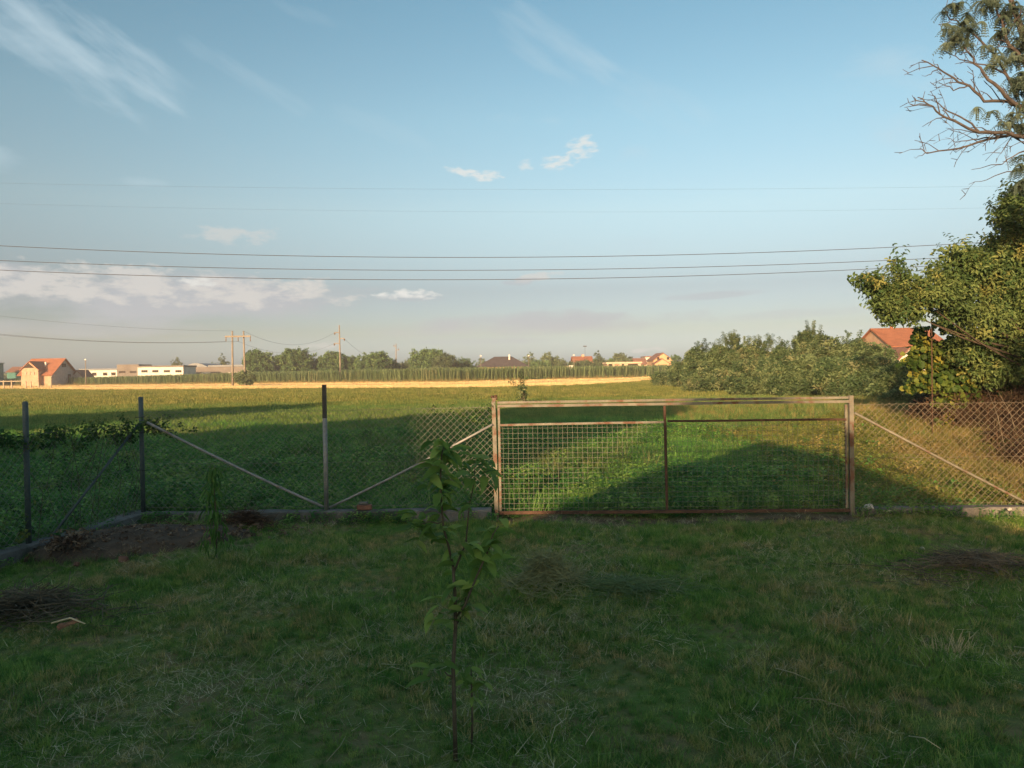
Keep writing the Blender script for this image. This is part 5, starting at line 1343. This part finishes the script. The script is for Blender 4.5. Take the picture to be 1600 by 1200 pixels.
# soil and litter around the heap
gl = Geo()
N1, N2 = 40, 24; vs = []
for j in range(N2 + 1):
    for i in range(N1 + 1):
        u, v_ = i / N1 * 2 - 1, j / N2 * 2 - 1; x_ = SM.x + u * 1.15; y_ = SM.y + v_ * .62 + u * .28
        e = max(0, 1 - (u * u + v_ * v_)); vs.append((x_, y_, float(hgt(x_, y_)) - .02 + .09 * min(1, e * 2.2) + (random.gauss(0, .009) if e > 0 else 0)))
gl.mesh(vs, [(j * (N1 + 1) + i, j * (N1 + 1) + i + 1, (j + 1) * (N1 + 1) + i + 1, (j + 1) * (N1 + 1) + i) for j in range(N2) for i in range(N1)], True)
gl.build('soil_heap', M['soil'], None, label='low heap of dug dark soil in front of the left corner post', category='soil')
n = 520; x = SM.x + rng.normal(0, .65, n); y = SM.y + rng.normal(0, .28, n) + (x - SM.x) * .25
scatter('litter', np.stack([x, y, hgt(x, y) + .06], 1), rnd_rot(n), rng.uniform(.35, .8, n), duffC, None, kind='stuff', label='dry leaves and chips strewn over the soil heap', category='litter')
# orange bark piece on the brush pile
p = G(106, 975, .09); t = thing('bark_piece', 'curled orange brown piece of bark on the dark twig heap', 'bark', None, (p.x, p.y, .09))
g = Geo(); vs = []
for i in range(9):
    for j in range(7):
        a = -1.0 + 2.0 * j / 6; rr_ = .045 + .01 * math.sin(i); vs.append((-.09 + i * .022, math.sin(a) * rr_ + random.gauss(0, .002), math.cos(a) * rr_ - .02 + random.gauss(0, .002) - (.012 if i in (0, 8) else 0)))
vs2 = [(x_, y_, z_ - .008) for x_, y_, z_ in vs]
F = [(i * 7 + j, i * 7 + j + 1, (i + 1) * 7 + j + 1, (i + 1) * 7 + j) for i in range(8) for j in range(6)]
g.mesh(vs + vs2, F + [tuple(k_ + 63 for k_ in reversed(f_)) for f_ in F], True); o = g.build('bark', M['barkpiece'], t); o.rotation_euler = (.2, -.2, .7); o.scale = (.7, .62, .6)
g = Geo(); g.tube([(-.12, .02, .0), (0, .03, .03), (.13, -.03, .01)], [.006, .007, .004], 6); g.build('stick', M['straw'], t)
# dry tuft on the right
c = G(1478, 1020); t = thing('dry_tuft', 'upright tuft of bleached stubble stalks on the right of the lawn', 'grass tuft', None, (c.x, c.y, 0))
g = Geo()
for i in range(70):
    x_, y_ = random.gauss(0, .08), random.gauss(0, .05); g.tube([(x_, y_, 0), (x_ * 1.3 + random.gauss(0, .025), y_ * 1.2 + random.gauss(0, .02), random.uniform(.03, .12))], [.0022, .001], 3, False)
g.build('stalks', M['straw'], t, kind='stuff')
# stray long sticks on the lawn
for i, (pa, pb, r, lb) in enumerate((((860, 1160), (885, 1122), .0022, 'bent pale stalk lying in the near grass right of the sapling'), ((1212, 1044), (1265, 1062), .0025, 'straight pale stick lying right of centre on the lawn'), ((1240, 1090), (1320, 1106), .002, 'long thin pale stick on the lawn below the straight one'),
      ((510, 1190), (540, 1150), .002, 'thin stick in the grass at the bottom left of the sapling'), ((1420, 1150), (1470, 1170), .0025, 'forked stick at the bottom right of the lawn'))):
    a_, b_ = G(*pa, .05), G(*pb, .06); m_ = a_.lerp(b_, .5) + Vector((random.gauss(0, .01), random.gauss(0, .01), .015))
    g = Geo(); g.tube([a_, m_, b_], [r, r, r * .6], 5); g.build('stick', M['straw'], None, label=lb, category='stick', group='loose sticks on the lawn')
# weeds hugging the plinths and gate foot
pts = []
for i in range(420):
    s_ = random.random(); a_, b_ = random.choice(((CORNER, GL), (GR, RIGHT_END), (CORNER, SIDE_END))); c = a_.lerp(b_, s_)
    pts.append((c.x + random.gauss(0, .03), c.y + random.choice((-.13, .16)) + random.gauss(0, .04)))
P_ = np.array(pts); scatter('plinth_weeds', np.stack([P_[:, 0], P_[:, 1], hgt(P_[:, 0], P_[:, 1])], 1), rots(len(P_), .15), rng.uniform(.4, .8, len(P_)), weedP, None, kind='stuff', label='small weeds along the foot of the concrete plinths', category='weeds')

# ------------------------------------------------------------ evening haze over the fields
g = Geo(); g.box(-420, 420, -60, 420, -2.0, 24)
hm_ = bpy.data.materials.new('haze_air'); hm_.use_nodes = True; nt = hm_.node_tree; nt.nodes.clear()
o_ = nt.nodes.new('ShaderNodeOutputMaterial'); v_ = nt.nodes.new('ShaderNodeVolumePrincipled')
v_.inputs['Density'].default_value = .0005; v_.inputs['Color'].default_value = (.93, .95, 1, 1); v_.inputs['Anisotropy'].default_value = 0.0
nt.links.new(v_.outputs[0], o_.inputs['Volume'])
g.build('haze', hm_, None, kind='stuff', label='thin evening haze over the fields', category='haze')
